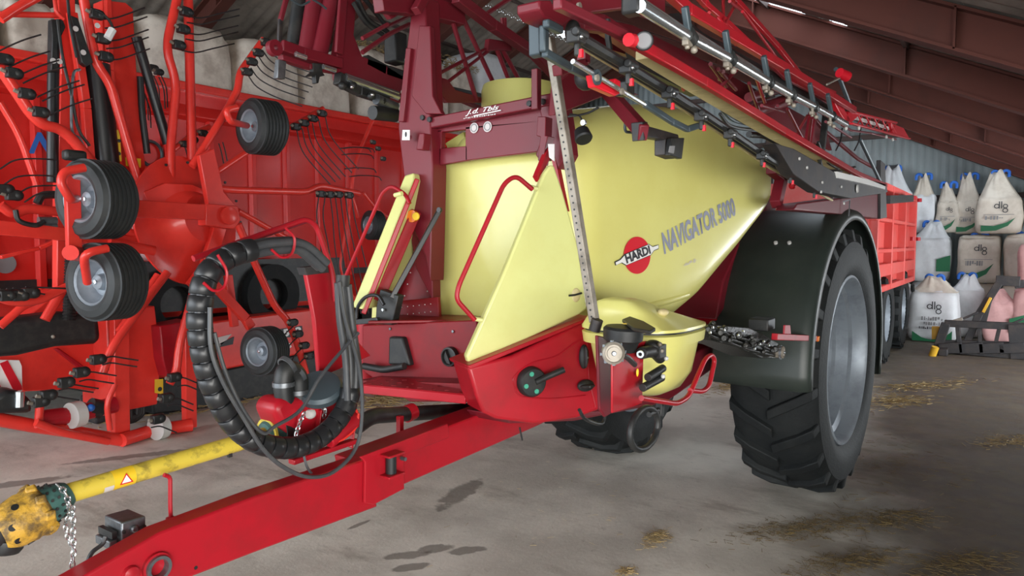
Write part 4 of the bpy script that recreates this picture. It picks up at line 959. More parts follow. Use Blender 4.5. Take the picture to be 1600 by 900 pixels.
# support wire for tilt box behind the right boom
# ------------------------------------------------------------------ left-hand folded boom
LB = 2.75
lb_ = MB().prism(L('Y', LB, [(540, -4), (558, -4), (553, 55), (566, 88), (600, 100), (632, 120), (632, 160), (585, 142), (530, 124), (527, 85)]), (0, .05, 0)).build('folded_boom', 'maroon', SP, .004)
boomL = lb_
def b2_(ax, val, pts, w_, h_, nm, mt, bev=.004): return MB().bars(L(ax, val, pts), w_, h_).build(nm, mt, boomL, bev)
b2_('Y', LB-.03, [(536, -4), (529, 84)], .02, .045, 'end_edge', 'maroon')
MB().tube(L('Y', LB+.1, [(492, -4), (478, 84)]), .040, 14).build('fold_cylinder', 'maroon', boomL)
MB().tube(L('Y', LB+.05, [(518, -4), (498, 90)]), .040, 14).build('fold_cylinder', 'maroon', boomL)
MB().tube(L('Y', LB+.18, [(468, -4), (458, 70)]), .034, 12).build('fold_cylinder', 'black_plastic', boomL)
b2_('Y', LB, [(437, 72), (470, 84), (530, 100)], .06, .05, 'lower_beam', 'maroon')
b2_('Y', LB, [(438, 90), (480, 104), (528, 112)], .04, .025, 'lower_beam', 'maroon')
MB().lathe(p('Y', LB-.03, 425, 76), (0, -1, 0), [(0, .035), (.03, .035), (.03, .012), (0, .012)], 18, True).build('pivot_eye', 'maroon', boomL)
b2_('Y', LB, [(448, -4), (438, 32)], .02, .02, 'tie_rod', 'maroon'); b2_('Y', LB, [(438, 30), (436, 70)], .015, .02, 'tie_rod', 'dark_steel')
plate('Y', LB-.02, [(436, 92), (448, 96), (446, 124), (433, 122)], .03, 'grey_bracket', 'grey_metal', boomL)
for q in ([(462, 84), (478, 90)], [(505, 104), (524, 110)]): MB().tube(L('Y', LB-.05, q), .012, 10).build('chrome_rod', 'chrome', boomL)
MB().prism(L('Y', LB-.03, [(490, 98), (505, 100), (504, 112), (508, 118), (500, 120), (498, 130), (494, 130), (493, 118), (480, 120), (490, 112)]), (0, .03, 0)).build('nozzle_body', 'black_plastic', boomL, .003)
MB().tube(L('Y', LB-.05, [(540, 122), (622, 152)]), .017, 12).build('spray_tube', 'chrome', boomL)
MB().tube(L('Y', LB-.03, [(540, 118), (622, 146)]), .012, 12).build('spray_tube', 'chrome', boomL)
MB().tube(L('Y', LB-.03, [(652, 162), (700, 192)]), .014, 10).build('spray_tube', 'chrome', boomL)
MB().bars(L('Y', LB-.03, [(526, 122), (560, 140), (605, 155)]), .05, .06).build('boom_rail', 'black_plastic', boomL, .006)
for (u, v) in ((535, 134), (552, 134), (580, 150), (598, 158)): MB().ball(p('Y', LB-.07, u, v), .022, .02, .02).build('valve', 'black_plastic', boomL)
for (u, v) in ((550, 136), (582, 148)): MB().ball(p('Y', LB-.1, u, v), .010, .01, .008).build('valve_cap', 'chrome', boomL)
MB().tube(L('Y', LB-.06, [(588, 155), (618, 168)]), .028, 12).build('grey_motor', 'grey_metal', boomL)
MB().tube(L('Y', LB-.06, [(582, 176), (618, 180)]), .036, 12).build('rubber_roller', 'black_plastic', boomL)
b2_('Y', LB+.05, [(606, 110), (660, 128), (760, 170), (800, 196)], .03, .05, 'boom_chord', 'maroon')
b2_('Y', LB+.02, [(570, 94), (600, 110), (690, 140), (770, 158)], .04, .055, 'hose_channel', 'black_plastic')
b2_('Y', LB-.1, [(676, 132), (760, 165)], .03, .02, 'slate_bar', 'slate')
MB().tube(L('Y', LB-.1, [(566, 82), (610, 52), (640, 38)]), .012, 8, .06).build('brace_tube', 'maroon', boomL)
MB().tube(L('Y', LB, [(600, 44), (650, 20)]), .010, 8).build('brace_tube', 'maroon', boomL)
for i, pts in enumerate(([(556, -6), (575, 30), (600, 46), (606, 50)], [(552, 4), (572, 36), (598, 54)], [(566, -6), (590, 24), (604, 42)], [(480, -6), (500, 6), (510, 14)], [(452, -2), (470, 8), (484, 2)])):
    MB().tube(spline(L('Y', LB-.08, pts)), .012 if i < 3 else .005, 8).build('boom_hose', 'black_plastic' if i < 3 else 'slate', boomL)
b2_('Y', LB, [(618, 52), (618, 100)], .09, .09, 'black_box', 'black_plastic', .01)
# big diagonal beam from mast top to the tank top, and struts
b2_('Y', 2.2, [(712, -4), (770, 40), (835, 84), (880, 130)], .05, .05, 'upper_beam', 'maroon')
b2_('Y', 2.3, [(590, 2), (660, 10), (720, 26)], .06, .09, 'upper_beam', 'maroon')
b2_('Y', 2.2, [(662, -4), (650, 18)], .04, .04, 'upper_beam', 'maroon')
for A_, B_ in (((705, 26), (745, 158)), ((717, 15), (772, 132)), ((776, 76), (797, 130)), ((784, 75), (815, 132)), ((655, 82), (682, 120)), ((680, 118), (760, 76)), ((702, 126), (768, 76)), ((718, 0), (700, 30)), ((566, 60), (606, 38)), ((784, 28), (786, 50)), ((789, 28), (790, 50))):
    MB().tube([p('Y', 2.3, *A_), p('Y', 2.3, *B_)], .012 if B_[1] > 100 else .009, 8).build('truss_brace', 'maroon', boomL)
plate('Y', 2.28, [(765, 60), (800, 66), (800, 80), (780, 78), (762, 80)], .03, 'truss_node', 'maroon', boomL)
plate('Y', 2.3, [(676, 116), (700, 124), (712, 140), (780, 160), (700, 160), (682, 140)], .03, 'truss_node', 'maroon', boomL)
plate('Y', 2.35, [(590, 0), (712, -6), (716, 30), (690, 22), (640, 14), (612, 30)], .03, 'upper_plate', 'maroon', boomL)
MB().tube(L('Y', 2.25, [(760, 22), (790, 2), (815, -12)]), .012, 8).build('brace_tube', 'maroon', boomL)
MB().box(p('X', XF-.1, 838, 140), (.03, .03, .16)).build('stop_post', 'maroon', SP, .003)
# ------------------------------------------------------------------ PTO shaft (rests on the hook)
pa, pb = p('Y', 1.87, 104, 772), p('Y', 1.87, 440, 672)
PT = thing('pto_shaft', (pa+pb)/2, 'yellow drive shaft with dirty green and yellow cone end, lying above the drawbar', 'drive shaft')
MB().tube([pa, pb], .0245, 24).build('shaft_tube', 'shaft_yellow', PT)
d = (pb-pa).normalized(); tub = pa
def on_shaft(u0, v0, u1, v1, w0, w1, R, nm, mt):
    a, b3 = p('Y', 1.87, u0, v0), p('Y', 1.87, u1, v1); mb = MB(); vs = []; fs = []; e1 = V((0, -1, 0)); e2 = d.cross(e1); n = 8
    for q in (a, b3):
        q = pa+d*(q-pa).dot(d)
        for i in range(n+1):
            an = w0+(w1-w0)*i/n; vs.append(q+(e1*math.cos(an)+e2*math.sin(an))*R)
    for i in range(n): fs.append((i, i+1, n+2+i, n+1+i))
    return mb.add(vs, fs).build(nm, mt, PT)
on_shaft(172, 748, 206, 740, -1.6, 1.6, .0250, 'warning_label', 'sticker_yellow')
q = pa+d*((p('Y', 1.87, 190, 746)-pa).dot(d))-V((0, .0256, 0))
for s_, o_2, mt in ((.017, 0, 'logo_red'), (.012, .0006, 'white_print')):
    MB().prism([q+V((-s_, -o_2, -s_*.6)), q+V((s_, -o_2, -s_*.6)), q+V((0, -o_2, s_))], (0, .0004, 0)).build('warning_triangle', mt, PT)
on_shaft(156, 754, 171, 750, .2, .9, .0250, 'paper_label', 'pale_print')
MB().box(p('Y', 1.86, 359, 711), (.012, .01, .012)).build('grease_nipple', 'dark_steel', PT)
ax = (p('Y', 1.87, 30, 812)-p('Y', 1.87, 100, 772)).normalized()
c0 = p('Y', 1.87, 100, 774)
MB().lathe(c0, ax, [(-.012, .028), (.0, .036), (.02, .043), (.05, .052), (.062, .054), (.062, .03)], 32).build('green_collar', 'cone_green', PT)
cone = MB().lathe(c0, ax, [(.045, .050), (.055, .060), (.070, .062), (.080, .058), (.088, .060), (.13, .054), (.145, .048), (.15, .044), (.14, .03), (.05, .03)], 32, True).build('guard_cone', 'cone_yellow', PT)
e1 = V((0, -1, 0)); e1 = (e1-ax*e1.dot(ax)).normalized(); e2 = ax.cross(e1)
for k in range(9):
    a = k*.7; q = c0+ax*.058+(e1*math.cos(a)+e2*math.sin(a))*.058; MB().box(q, (.022, .016, .022), Matrix.Rotation(a, 3, ax)).build('clip_lug', 'cone_yellow', cone, .004)
    a = k*.7+.3; q = c0+ax*(.105 if k % 2 else .13)+(e1*math.cos(a)+e2*math.sin(a))*(.056 if k % 2 else .051)
    MB().lathe(q, (e1*math.cos(a)+e2*math.sin(a)), [(-.004, .008), (.003, .008), (.003, 0)], 14).build('access_hole', 'black_plastic', cone)
mb = MB()
for k in range(14):
    for j in range(2):
        a = k*.45; q = c0+ax*(.022+.016*j)+(e1*math.cos(a)+e2*math.sin(a))*(.0455+.0045*j); mb.lathe(q, (e1*math.cos(a)+e2*math.sin(a)), [(-.003, .0035), (.0015, .0035), (.0015, 0)], 8)
mb.build('collar_holes', 'black_plastic', PT)
MB().lathe(c0+ax*.125, ax, [(0, .03), (.03, .034), (.045, .033), (.045, .02), (.0, .02)], 24, True).build('splined_yoke', 'dark_steel', PT)
MB().lathe(c0+ax*.13+V((0, 0, -.025)), V((-.2, 0, -1)), [(0, .035), (.02, .036), (.03, .03), (.03, 0)], 24).build('rubber_end', 'black_plastic', PT)
# far end cone inside the pump guard
c1_ = p('Y', 1.87, 432, 674)
MB().lathe(c1_, -d, [(0, .050), (.03, .046), (.045, .036), (.045, .02)], 28).build('green_collar', 'cone_green', PT)
MB().lathe(c1_, -d, [(.03, .052), (.037, .050), (.037, .04), (.03, .04)], 28, True).build('collar_ring', 'shaft_yellow', PT)
chain([*L('Y', 1.82, [(92, 760), (100, 768), (108, 786), (114, 800), (114, 830), (115, 860), (113, 885), (115, 915)])], 'safety_chain', PT, .002, .013)
chain([*L('Y', 1.83, [(104, 790), (110, 800), (102, 820), (108, 846), (112, 850)])], 'safety_chain', PT, .0018, .011)
# ------------------------------------------------------------------ folded rotary tedder
YT = 5.9
TD = thing('rotary_tedder', (3.1, 6.0, 0), 'bright red folded rotary tedder with thin spring tines and small black wheels', 'tedder')
def Tp(u, v, y=YT): return p('Y', y, u, v)
def tube_t(pts, r, nm='rotor_arm', mt='bright_red', par=None, y=YT, rr=.12, n=10): return MB().tube(L('Y', y, pts), r*(.72 if mt == 'bright_red' else .9), n, rr).build(nm, mt, par or TD)
def beam_t(pts, w_, h_, nm, mt='bright_red', par=None, y=YT, bev=.006): return MB().bars(L('Y', y, pts), w_, h_, (0, 1, 0)).build(nm, mt, par or TD, bev)
def pl_t(pts, th, nm, mt='bright_red', par=None, y=YT, bev=.006): return MB().prism(L('Y', y, pts), (0, th, 0)).build(nm, mt, par or TD, bev)
def wheel(q, R, w_, ratio, left, name, par, yscale=1.0, fork=True):
    """small ribbed wheel; ratio = how round the rim looks from the camera"""
    d = (q-CAM).normalized(); d.z *= .3; d.normalize(); sd = V((0, 0, 1)).cross(d).normalized()*left
    ax = (-d*ratio+sd*math.sqrt(1-ratio**2)).normalized()
    pr = [(w_*.5, R*.60), (w_*.55, R*.72), (w_*.50, R*.88), (w_*.40, R*.95)]
    nr = 7
    for i in range(nr):
        t = w_*(.36-.72*i/(nr-1)); pr += [(t+w_*.035, R*.965), (t+w_*.03, R*1.0), (t-w_*.03, R*1.0), (t-w_*.035, R*.965)]
    pr += [(-w_*.40, R*.95), (-w_*.50, R*.88), (-w_*.55, R*.72), (-w_*.5, R*.60)]
    ty = MB().lathe(q, ax, pr, 40, True).build(name, 'small_tyre', par, ang=30)
    rm = MB().lathe(q, ax, [(w_*.46, R*.62), (w_*.5, R*.58), (w_*.46, R*.53), (w_*.30, R*.50), (w_*.22, R*.42), (w_*.1, R*.36), (w_*.12, R*.22), (w_*.3, R*.18), (w_*.34, R*.1), (w_*.34, 0)], 32, cap=False)
    rm.lathe(q, -ax, [(w_*.46, R*.6), (w_*.3, R*.4), (w_*.2, 0)], 24, cap=False)
    rm.build('rim', 'rim_silver', ty)
    MB().lathe(q+ax*w_*.34, ax, [(0, R*.07), (.01, R*.06), (.012, 0)], 8).build('axle_nut', 'chrome', ty)
    return ty, ax
# hub
hb = MB().lathe(Tp(292, 345), V((.25, -1, .12)), [(0, .56), (.02, .56), (.03, .50), (.05, .34), (.14, .24), (.18, .20), (.18, .0)], 48).build('rotor_hub', 'bright_red', TD)
mb = MB()
for k in range(16):
    a = k*math.pi/8; mb.lathe(Tp(292, 345)+V((math.cos(a)*.5, -.03, math.sin(a)*.5)), (0, -1, 0), [(0, .012), (.012, .012), (.012, 0)], 6)
mb.build('hub_bolts', 'dark_steel', hb)
beam_t([(196, 325), (345, 333)], .125, .08, 'swing_beam', y=YT-.5)
pl_t([(322, 318), (372, 322), (376, 345), (366, 358), (322, 352)], .12, 'beam_head', y=YT-.55)
MB().lathe(Tp(357, 337, YT-.56), (0, -1, 0), [(0, .075), (.02, .075), (.024, .065), (.024, 0)], 24).build('pivot_cap', 'bright_red', TD)
pl_t([(312, 242), (335, 232), (350, 300), (372, 325), (340, 325), (326, 320)], .06, 'pivot_arm', y=YT-.32)
pl_t([(225, 300), (258, 286), (300, 288), (330, 300), (300, 345), (262, 360), (240, 340)], .05, 'hub_plate', y=YT-.12)
beam_t([(345, 345), (322, 420), (300, 450)], .12, .06, 'pivot_arm', y=YT-.2)
# masts, rams, hoses
pl_t([(160, 0), (196, 4), (208, 14), (214, 120), (226, 250), (236, 325), (190, 325), (186, 300), (160, 110)], .16, 'main_mast', y=YT+.25)
beam_t([(168, 0), (172, 110), (190, 300)], .04, .06, 'mast_rib', y=YT+.20)
beam_t([(100, -10), (105, 120), (99, 300), (98, 480)], .12, .09, 'side_mast', y=YT+.2)
beam_t([(112, 20), (134, 170), (140, 250)], .06, .07, 'side_mast', y=YT+.1)
tube_t([(85, 35), (83, 130), (82, 285)], .045, 'lift_ram', 'cable_black', y=YT+.05, rr=0)
tube_t([(150, 100), (160, 200), (170, 300)], .11, 'large_ram', 'cable_black', y=YT+.15, rr=0)
pl_t([(111, 24), (122, 28), (146, 98), (136, 104), (128, 98)], .06, 'black_bracket', 'black_plastic', y=YT-.05)
pl_t([(80, 30), (98, 30), (103, 42), (90, 70), (92, 112), (80, 112), (82, 60)], .06, 'black_bracket', 'black_plastic', y=YT-.02)
tube_t([(213, 58), (262, 225)], .045, 'tilt_ram', 'cable_black', y=YT+.1, rr=0)
tube_t([(219, 120), (222, 180), (230, 240)], .03, 'tilt_ram', 'cable_black', y=YT+.1)
for q in ([(125, 108), (114, 120), (112, 200), (124, 216), (132, 230)], [(90, 30), (98, 90), (112, 150), (122, 200), (140, 228)], [(106, 0), (110, 40), (120, 90)], [(148, 15), (160, 22), (172, 34), (176, 48), (168, 60)]):
    MB().tube(spline(L('Y', YT-.08, q)), .011, 6).build('mast_hose', 'grey_metal' if q[0][0] == 125 else 'black_plastic', TD)
MB().tube(L('Y', YT-.1, [(176, 46), (168, 60)]), .03, 8).build('hose_tag', 'white_print', TD)
for (u0, v0), (u1, v1) in (((113, 370), (108, 500)), ((150, 370), (163, 478))):
    a, c = Tp(u0, v0, YT+.1), Tp(u1, v1, YT+.1); n = int((c-a).length/.022); pts, rad = [], []
    for i in range(n*2): pts.append(a.lerp(c, i/(n*2-1))); rad.append(.05 if i % 2 else .041)
    MB().tube(pts, .05, 14, radii=rad).build('ribbed_hose', 'black_plastic', TD, ang=20)
pl_t([(180, 204), (187, 202), (190, 252), (184, 252)], .004, 'warning_label', 'sticker_yellow', y=YT+.14, bev=0); pl_t([(196, 246), (220, 248), (220, 262), (197, 259)], .004, 'warning_label', 'sticker_yellow', y=YT+.14, bev=0)
for q in ((186, 220), (186, 240), (203, 253), (213, 255)): MB().ball(Tp(q[0], q[1], YT+.13), .015, .004, .015).build('label_mark', 'ink', TD)
for u, v in ((118, 45), (130, 82), (152, 40), (83, 95), (93, 96)): MB().lathe(Tp(u, v, YT-.08), (0, -1, 0), [(0, .02), (.004, .02), (.004, 0)], 14).build('round_sticker', 'pale_print', TD)
# arms with tine clamps and tines.  spec: arm outline, tube radius, clamp spots, tine shapes relative to clamp (du,dv lists)
def arm(pts, r, clamps, tines, y=YT, cs=.045):
    a = tube_t(pts, r, y=y)
    for (u, v) in clamps:
        mb = MB(); c = Tp(u, v, y-.05); mb.box(c, (cs*1.6, cs*1.4, cs*1.6)); mb.ball(c+V((cs*.8, 0, 0)), cs*.9)
        mb.build('tine_clamp', 'black_plastic', a, .008)
        MB().tube([c+V((-cs, -.02, 0)), c+V((-cs*1.6, -.02, .01))], .014, 8).build('clamp_bolt', 'galvanised', a)
    for t in tines: MB().tube(spline(L('Y', y-.05, t), 4), .0062, 5).build('tine', 'dark_steel', a)
    return a
def fan(starts, shape): return [[(u+du, v+dv) for du, dv in shape] for u, v in starts]
arm([(268, 300), (266, 235), (276, 130), (262, 85), (262, 62), (278, -8)], .05, [(289, 18), (284, 45), (277, 70)],
    fan([(292, 20), (292, 30), (290, 46), (290, 56), (284, 74)], [(0, 5), (22, 8), (48, 2), (82, -6)]))
tube_t([(294, 0), (297, 120), (300, 250)], .055, y=YT+.02, rr=0)
arm([(235, 330), (212, 270), (172, 130), (150, 100), (130, -5)], .05, [(148, 22), (158, 60), (162, 88)],
    fan([(160, 28), (164, 42), (166, 62), (166, 74), (168, 92)], [(0, 2), (20, 0), (44, -8), (66, -16)]))
arm([(250, 345), (190, 305), (110, 215), (92, 200), (68, 196), (50, 180), (0, 105)], .055, [(3, 92), (18, 114), (38, 146), (60, 175)],
    fan([(-2, 78), (12, 104), (26, 118), (36, 128), (58, 150), (66, 156), (78, 178)], [(0, 2), (16, -6), (40, -16), (66, -24)]), y=YT-.1)
arm([(0, 320), (20, 336), (40, 326), (70, 328), (112, 334)], .05, [(18, 305), (4, 296)], fan([(0, 264), (4, 290), (24, 306), (38, 316)], [(0, 0), (24, -14), (60, -16), (90, -14)]), y=YT-.05)
beam_t([(-10, 355), (120, 368), (245, 385)], .10, .06, 'cross_beam', y=YT-.1)
beam_t([(0, 402), (60, 388), (92, 375)], .03, .06, 'cross_beam', y=YT+.6)
tube_t([(170, 378), (240, 392)], .06, y=YT-.15, rr=0); tube_t([(190, 360), (245, 375)], .05, y=YT-.1, rr=0)
arm([(262, 425), (190, 520), (172, 548), (160, 585)], .045, [(150, 562), (124, 582), (100, 598), (72, 618), (60, 628)],
    fan([(162, 560), (160, 570), (128, 584), (124, 596), (100, 604), (92, 610), (70, 622)], [(0, 0), (14, -3), (34, 0), (54, 3)]), y=YT-.3)
tube_t([(248, 430), (222, 470), (186, 520)], .05, y=YT-.2)
arm([(305, 445), (280, 540), (276, 580), (265, 600)], .045, [(270, 590), (258, 622), (244, 655)],
    fan([(272, 592), (276, 604), (262, 624), (262, 634), (236, 668)], [(0, 0), (14, -2), (30, 4), (40, 8)]), y=YT-.3)
arm([(345, 295), (365, 297), (480, 300), (498, 290), (560, 302)], .045, [(500, 303), (514, 304), (528, 304), (544, 305)],
    [[(u, 308), (u-3 if i < 2 else u+4, 340), (u+4+i*2, 390), (u+16+i*4, 490)] for i, u in enumerate((498, 508, 516, 524, 532, 540, 550))], y=YT-.25, cs=.04)
arm([(340, 268), (400, 228), (450, 202), (505, 170)], .04, [(461, 198), (474, 192), (488, 185), (502, 177)],
    [[(u, v), (u+6, v+26), (u+20, v+48), (u+52, v+84)] for u, v in ((464, 204), (472, 200), (480, 196), (488, 192), (498, 186), (508, 180))], y=YT-.1, cs=.04)
arm([(300, 260), (350, 180), (372, 140), (374, 115), (412, 62)], .045, [(384, 112), (392, 96), (402, 82), (414, 66)],
    [[(u, v), (u+14, v+18), (u+44, v+34), (u+84, v+48)] for u, v in ((388, 118), (392, 106), (398, 96), (404, 88), (410, 78), (416, 70))], y=YT-.2, cs=.04)
arm([(372, 350), (402, 420), (430, 480), (450, 500), (466, 540), (480, 590)], .045, [(456, 504), (464, 522), (474, 540), (482, 556)],
    [[(u, v), (u-14, v+14), (u-22, v+34), (u-20, v+50)] for u, v in ((458, 510), (466, 526), (474, 542), (480, 556))], y=YT-.4, cs=.04)
tube_t([(372, 330), (440, 368), (470, 384)], .04, y=YT-.1); beam_t([(330, 440), (384, 498), (392, 512)], .08, .05, 'swing_arm', y=YT-.35); beam_t([(356, 430), (366, 510)], .07, .05, 'swing_arm', y=YT-.1)
arm([(270, 235), (300, 210), (328, 198)], .035, [(288, 225), (300, 218), (316, 208)], [[(u, v), (u+4, v+14), (u+8, v+34)] for u, v in ((288, 226), (296, 222), (342, 224), (348, 222))], y=YT+.2, cs=.035)
arm([(250, 118), (236, 102), (230, 110)], .03, [(238, 106), (246, 112)], [[(u, v), (u+8, v+20), (u+10, v+50)] for u, v in ((240, 118), (248, 120), (252, 118), (226, 150), (222, 138))], y=YT+.5, cs=.035)
arm([(560, 340), (548, 300), (556, 250), (590, 170)], .03, [(582, 222), (590, 232), (598, 248)], fan([(530, 232), (534, 242), (538, 264), (546, 276), (536, 232)], [(0, 0), (20, -2), (44, 0), (50, 6)]), y=YT+.3, cs=.03)
tube_t([(550, 302), (530, 420), (560, 480)], .02, 'stay', y=YT+.2); tube_t([(568, 302), (590, 330), (615, 345)], .03, y=YT+.2)
tube_t([(0, 160), (30, 210), (58, 290)], .035, y=YT+.3, rr=.2); tube_t([(0, 30), (30, 10), (60, -6)], .045, y=YT-.1); tube_t([(0, 22), (95, 24)], .03, y=YT-.05); tube_t([(85, -5), (88, 20), (100, 30)], .02, y=YT-.1)
arm([(0, 465), (22, 472), (60, 470), (90, 455), (125, 440)], .045, [(8, 462), (28, 462), (44, 458)], [[(0+u, 452-u*.1), (50+u, 462-u*.1)] for u in (-30, -14, 0, 10, 20)]+[[(40, 448), (130, 452)]], y=YT-.3)
tube_t([(0, 510), (36, 478), (56, 470)], .04, y=YT-.1); tube_t([(70, 500), (96, 455)], .05, y=YT)
# wheels on their forks
for (u, v, R, ra, y, fk) in ((398, 199, .245, .52, YT-.35, [(370, 168), (352, 172), (360, 190), (392, 202)]), (140, 312, .27, .60, YT-.75, [(132, 262), (100, 268), (94, 285), (110, 312), (144, 314)]),
                             (156, 440, .27, .62, YT-.75, [(168, 388), (130, 396), (118, 400)]), (402, 548, .215, .72, YT-.5, [(392, 508), (410, 512)]), (572, 352, .17, .55, YT+.2, [(600, 362), (575, 358)])):
    q = Tp(u+12, v, y); ty, ax = wheel(q, R, .27 if R > .22 else .20 if R > .2 else .16, ra, 1, 'small_wheel', TD)
    if len(fk) > 2:
        pts = L('Y', y-.2, fk[:-1])+[q+ax*.15]; MB().tube(pts, .028, 10, .08).build('wheel_fork', 'bright_red', TD)
beam_t([(112, 270), (116, 400)], .09, .05, 'fork_post', y=YT-.7); MB().tube([Tp(110, 395, YT-.85), Tp(130, 398, YT-.6)], .05, 14).build('pivot_boss', 'bright_red', TD)
MB().box(Tp(116, 243, YT-.7), (.14, .08, .07)).build('black_latch', 'black_plastic', TD, .02)
MB().tube([Tp(60, 345, YT-.1), Tp(88, 345, YT-.1)], .03, 10).build('grey_springs', 'grey_metal', TD); MB().tube([Tp(60, 354, YT-.1), Tp(88, 354, YT-.1)], .03, 10).build('grey_springs', 'grey_metal', TD)
MB().tube(spline(L('Y', YT-.15, [(24, 328), (30, 345), (55, 352), (70, 346)])), .018, 8).build('mast_hose', 'black_plastic', TD)
MB().tube(spline(L('Y', YT+.1, [(58, 318), (66, 306), (86, 304)])), .03, 8).build('mast_hose', 'black_plastic', TD)
# lower frame standing on the floor
def floor_y(u, v): return p('Z', .035, u, v)
fr_ = MB().tube([Tp(-20, 652), Tp(50, 665), p('Y', 5.9, 98, 672), p('Z', .05, 190, 688)], .05, 10).build('ground_frame', 'bright_red', TD)
MB().tube([p('Z', .06, 190, 688), p('Z', .06, 240, 672), p('Z', .06, 300, 664)], .055, 10).build('ground_frame', 'bright_red', TD)
MB().bar(Tp(186, 480, 5.95), p('Z', .02, 188, 690), .12, .09, (0, 1, 0)).build('ground_leg', 'bright_red', TD, .006)
MB().bar(Tp(294, 500, 5.9), p('Z', .02, 296, 668), .10, .08, (0, 1, 0)).build('ground_leg', 'bright_red', TD, .006)
for u, v in ((118, 648), (249, 668)): MB().lathe(Tp(u, v, 5.85), (1, .2, 0), [(-.04, .10), (.04, .10), (.04, 0)], 24).build('white_roller', 'lens_white', TD)
MB().tube([Tp(60, 655), Tp(116, 648), Tp(180, 632)], .065, 12).build('axle_tube', 'crimson', TD)
MB().tube([Tp(140, 636), Tp(158, 640)], .075, 12).build('bearing', 'black_plastic', TD); MB().ball(Tp(142, 637, YT-.1), .03).build('blue_cap', 'blue_print', TD)
tube_t([(62, 636), (60, 668)], .04, y=YT-.1, rr=0); tube_t([(180, 600), (166, 630), (172, 672)], .03, y=YT-.2)
tube_t([(56, 660), (96, 676), (170, 690)], .04, 'ground_frame', y=5.7)
# ------------------------------------------------------------------ disc mower folded up beside the tedder (panels, cloth cover, warning board)
MW = thing('folded_mower', p('Z', 0, 200, 640), 'bright red sheet panels of a folded mower with black cover bar and striped board', 'mower')
def pm(pts, th, nm, mt='bright_red', par=None, y=6.4, bev=.01): return MB().prism(L('Y', y, pts), (0, th, 0)).build(nm, mt, par or MW, bev)
pm([(166, 486), (242, 478), (248, 530), (252, 560), (246, 632), (200, 641), (172, 640)], .5, 'front_panel', y=6.25)
pm([(88, 458), (108, 452), (152, 458), (160, 560), (168, 612), (120, 608), (36, 612), (20, 580), (-20, 560), (-20, 545)], .4, 'side_panel', y=6.5)
pm([(84, 545), (92, 544), (132, 572), (126, 578)], .03, 'panel_fold', 'crimson', y=6.47)
pm([(250, 510), (300, 500), (300, 586), (262, 590), (254, 560)], .25, 'guard_panel', 'crimson', y=6.1)
cv = MB().prism(L('Y', 6.0, [(-20, 502), (100, 488), (150, 490), (156, 500), (160, 532), (150, 538), (90, 542), (30, 556), (-20, 560)]), (0, .25, 0)).build('cover_bar', 'black_plastic', MW, .05, seg=3)
MB().ball(p('Y', 5.99, 83, 526), .015).build('rivet', 'galvanised', cv)
pm([(242, 593), (255, 592), (255, 616), (242, 614)], .004, 'warning_label', 'sticker_yellow', y=6.24, bev=0); MB().ball(p('Y', 6.235, 250, 608), .02, .004, .02).build('label_mark', 'ink', MW)
wb = MB().prism(L('Y', 6.3, [(-40, 562), (30, 563), (34, 572), (35, 610), (-10, 640), (-40, 640)]), (0, .02, 0)).build('warning_board', 'white_print', MW)
for q in ([(0, 568), (12, 563), (34, 603), (35, 609), (22, 611)], [(-14, 590), (-4, 595), (6, 612), (6, 628), (-14, 610)]): MB().prism(L('Y', 6.29, q), (0, .008, 0)).build('board_stripe', 'logo_red', wb)
MB().prism(L('Y', 5.8, [(-10, 625), (10, 609), (30, 611), (50, 624), (52, 645), (-10, 647)]), (0, .25, 0)).build('gear_housing', 'black_plastic', MW, .03)
MB().tube(L('Y', 5.78, [(31, 612), (30, 636)]), .03, 10).build('chrome_pin', 'chrome', MW)
for k in range(4):
    q = L('Y', 6.4, [(u, v) for u, v in ((192+k*4, 640), (196+k*3, 656), (208, 658-k*3), (222-k*3, 648), (224-k*3, 636))]); MB().tube(spline(q), .02, 8).build('belt_loop', 'black_plastic', MW)
MB().box(p('Z', .12, 210, 640)+V((0, .35, 0)), (.5, .3, .24)).build('skid', 'dark_steel', MW, .02)
# ------------------------------------------------------------------ long red wagon
YW = 7.6
zt_ = p('Y', YW, 0, 78).z; zb_ = p('Y', YW, 120, 450).z
xa, xb = 1.2, p('Y', YW, 894, 240).x
WG = thing('loader_wagon', (5, YW+1.2, 0), 'long glossy red wagon with high ribbed sheet side behind the tedder', 'wagon')
sd = MB().box(((xa+xb)/2, YW+.04, (zt_+zb_)/2), (xb-xa, .05, zt_-zb_)).build('side_wall', 'wagon_red', WG, .005)
MB().box(((xa+xb)/2, YW+2.3, (zt_+zb_)/2), (xb-xa, .05, zt_-zb_)).build('side_wall', 'wagon_red', WG, .005)
MB().box((xa, YW+1.15, (zt_+zb_)/2), (.05, 2.3, zt_-zb_)).build('head_wall', 'wagon_red', WG, .005); MB().box((xb, YW+1.15, (zt_+zb_)/2), (.05, 2.3, zt_-zb_)).build('tail_wall', 'wagon_red', WG, .005)
MB().box(((xa+xb)/2, YW+1.15, zb_+.05), (xb-xa, 2.3, .1)).build('wagon_bed', 'dark_steel', WG)
MB().box(((xa+xb)/2, YW-.02, zt_-.02), (xb-xa+.1, .12, .09)).build('top_rail', 'bright_red', WG, .015)
zm = p('Y', YW, 230, 176).z
MB().prism([(xa, YW+.015, zm-.02), (xa, YW-.07, zm+.02), (xa, YW-.07, zm+.05), (xa, YW+.015, zm+.16)], (xb-xa, 0, 0)).build('mid_rail', 'wagon_red', WG, .005)
for u in (-20, 60, 120, 200, 262, 330, 395, 448, 498, 545, 590, 632, 670, 705, 740, 770, 800):
    x = p('Y', YW, u, 300).x; MB().prism([(x-.05, YW+.015, zb_), (x+.05, YW+.015, zb_), (x+.03, YW-.045, zb_), (x-.03, YW-.045, zb_)], (0, 0, zm-zb_)).build('wall_rib', 'wagon_red', WG, .006)
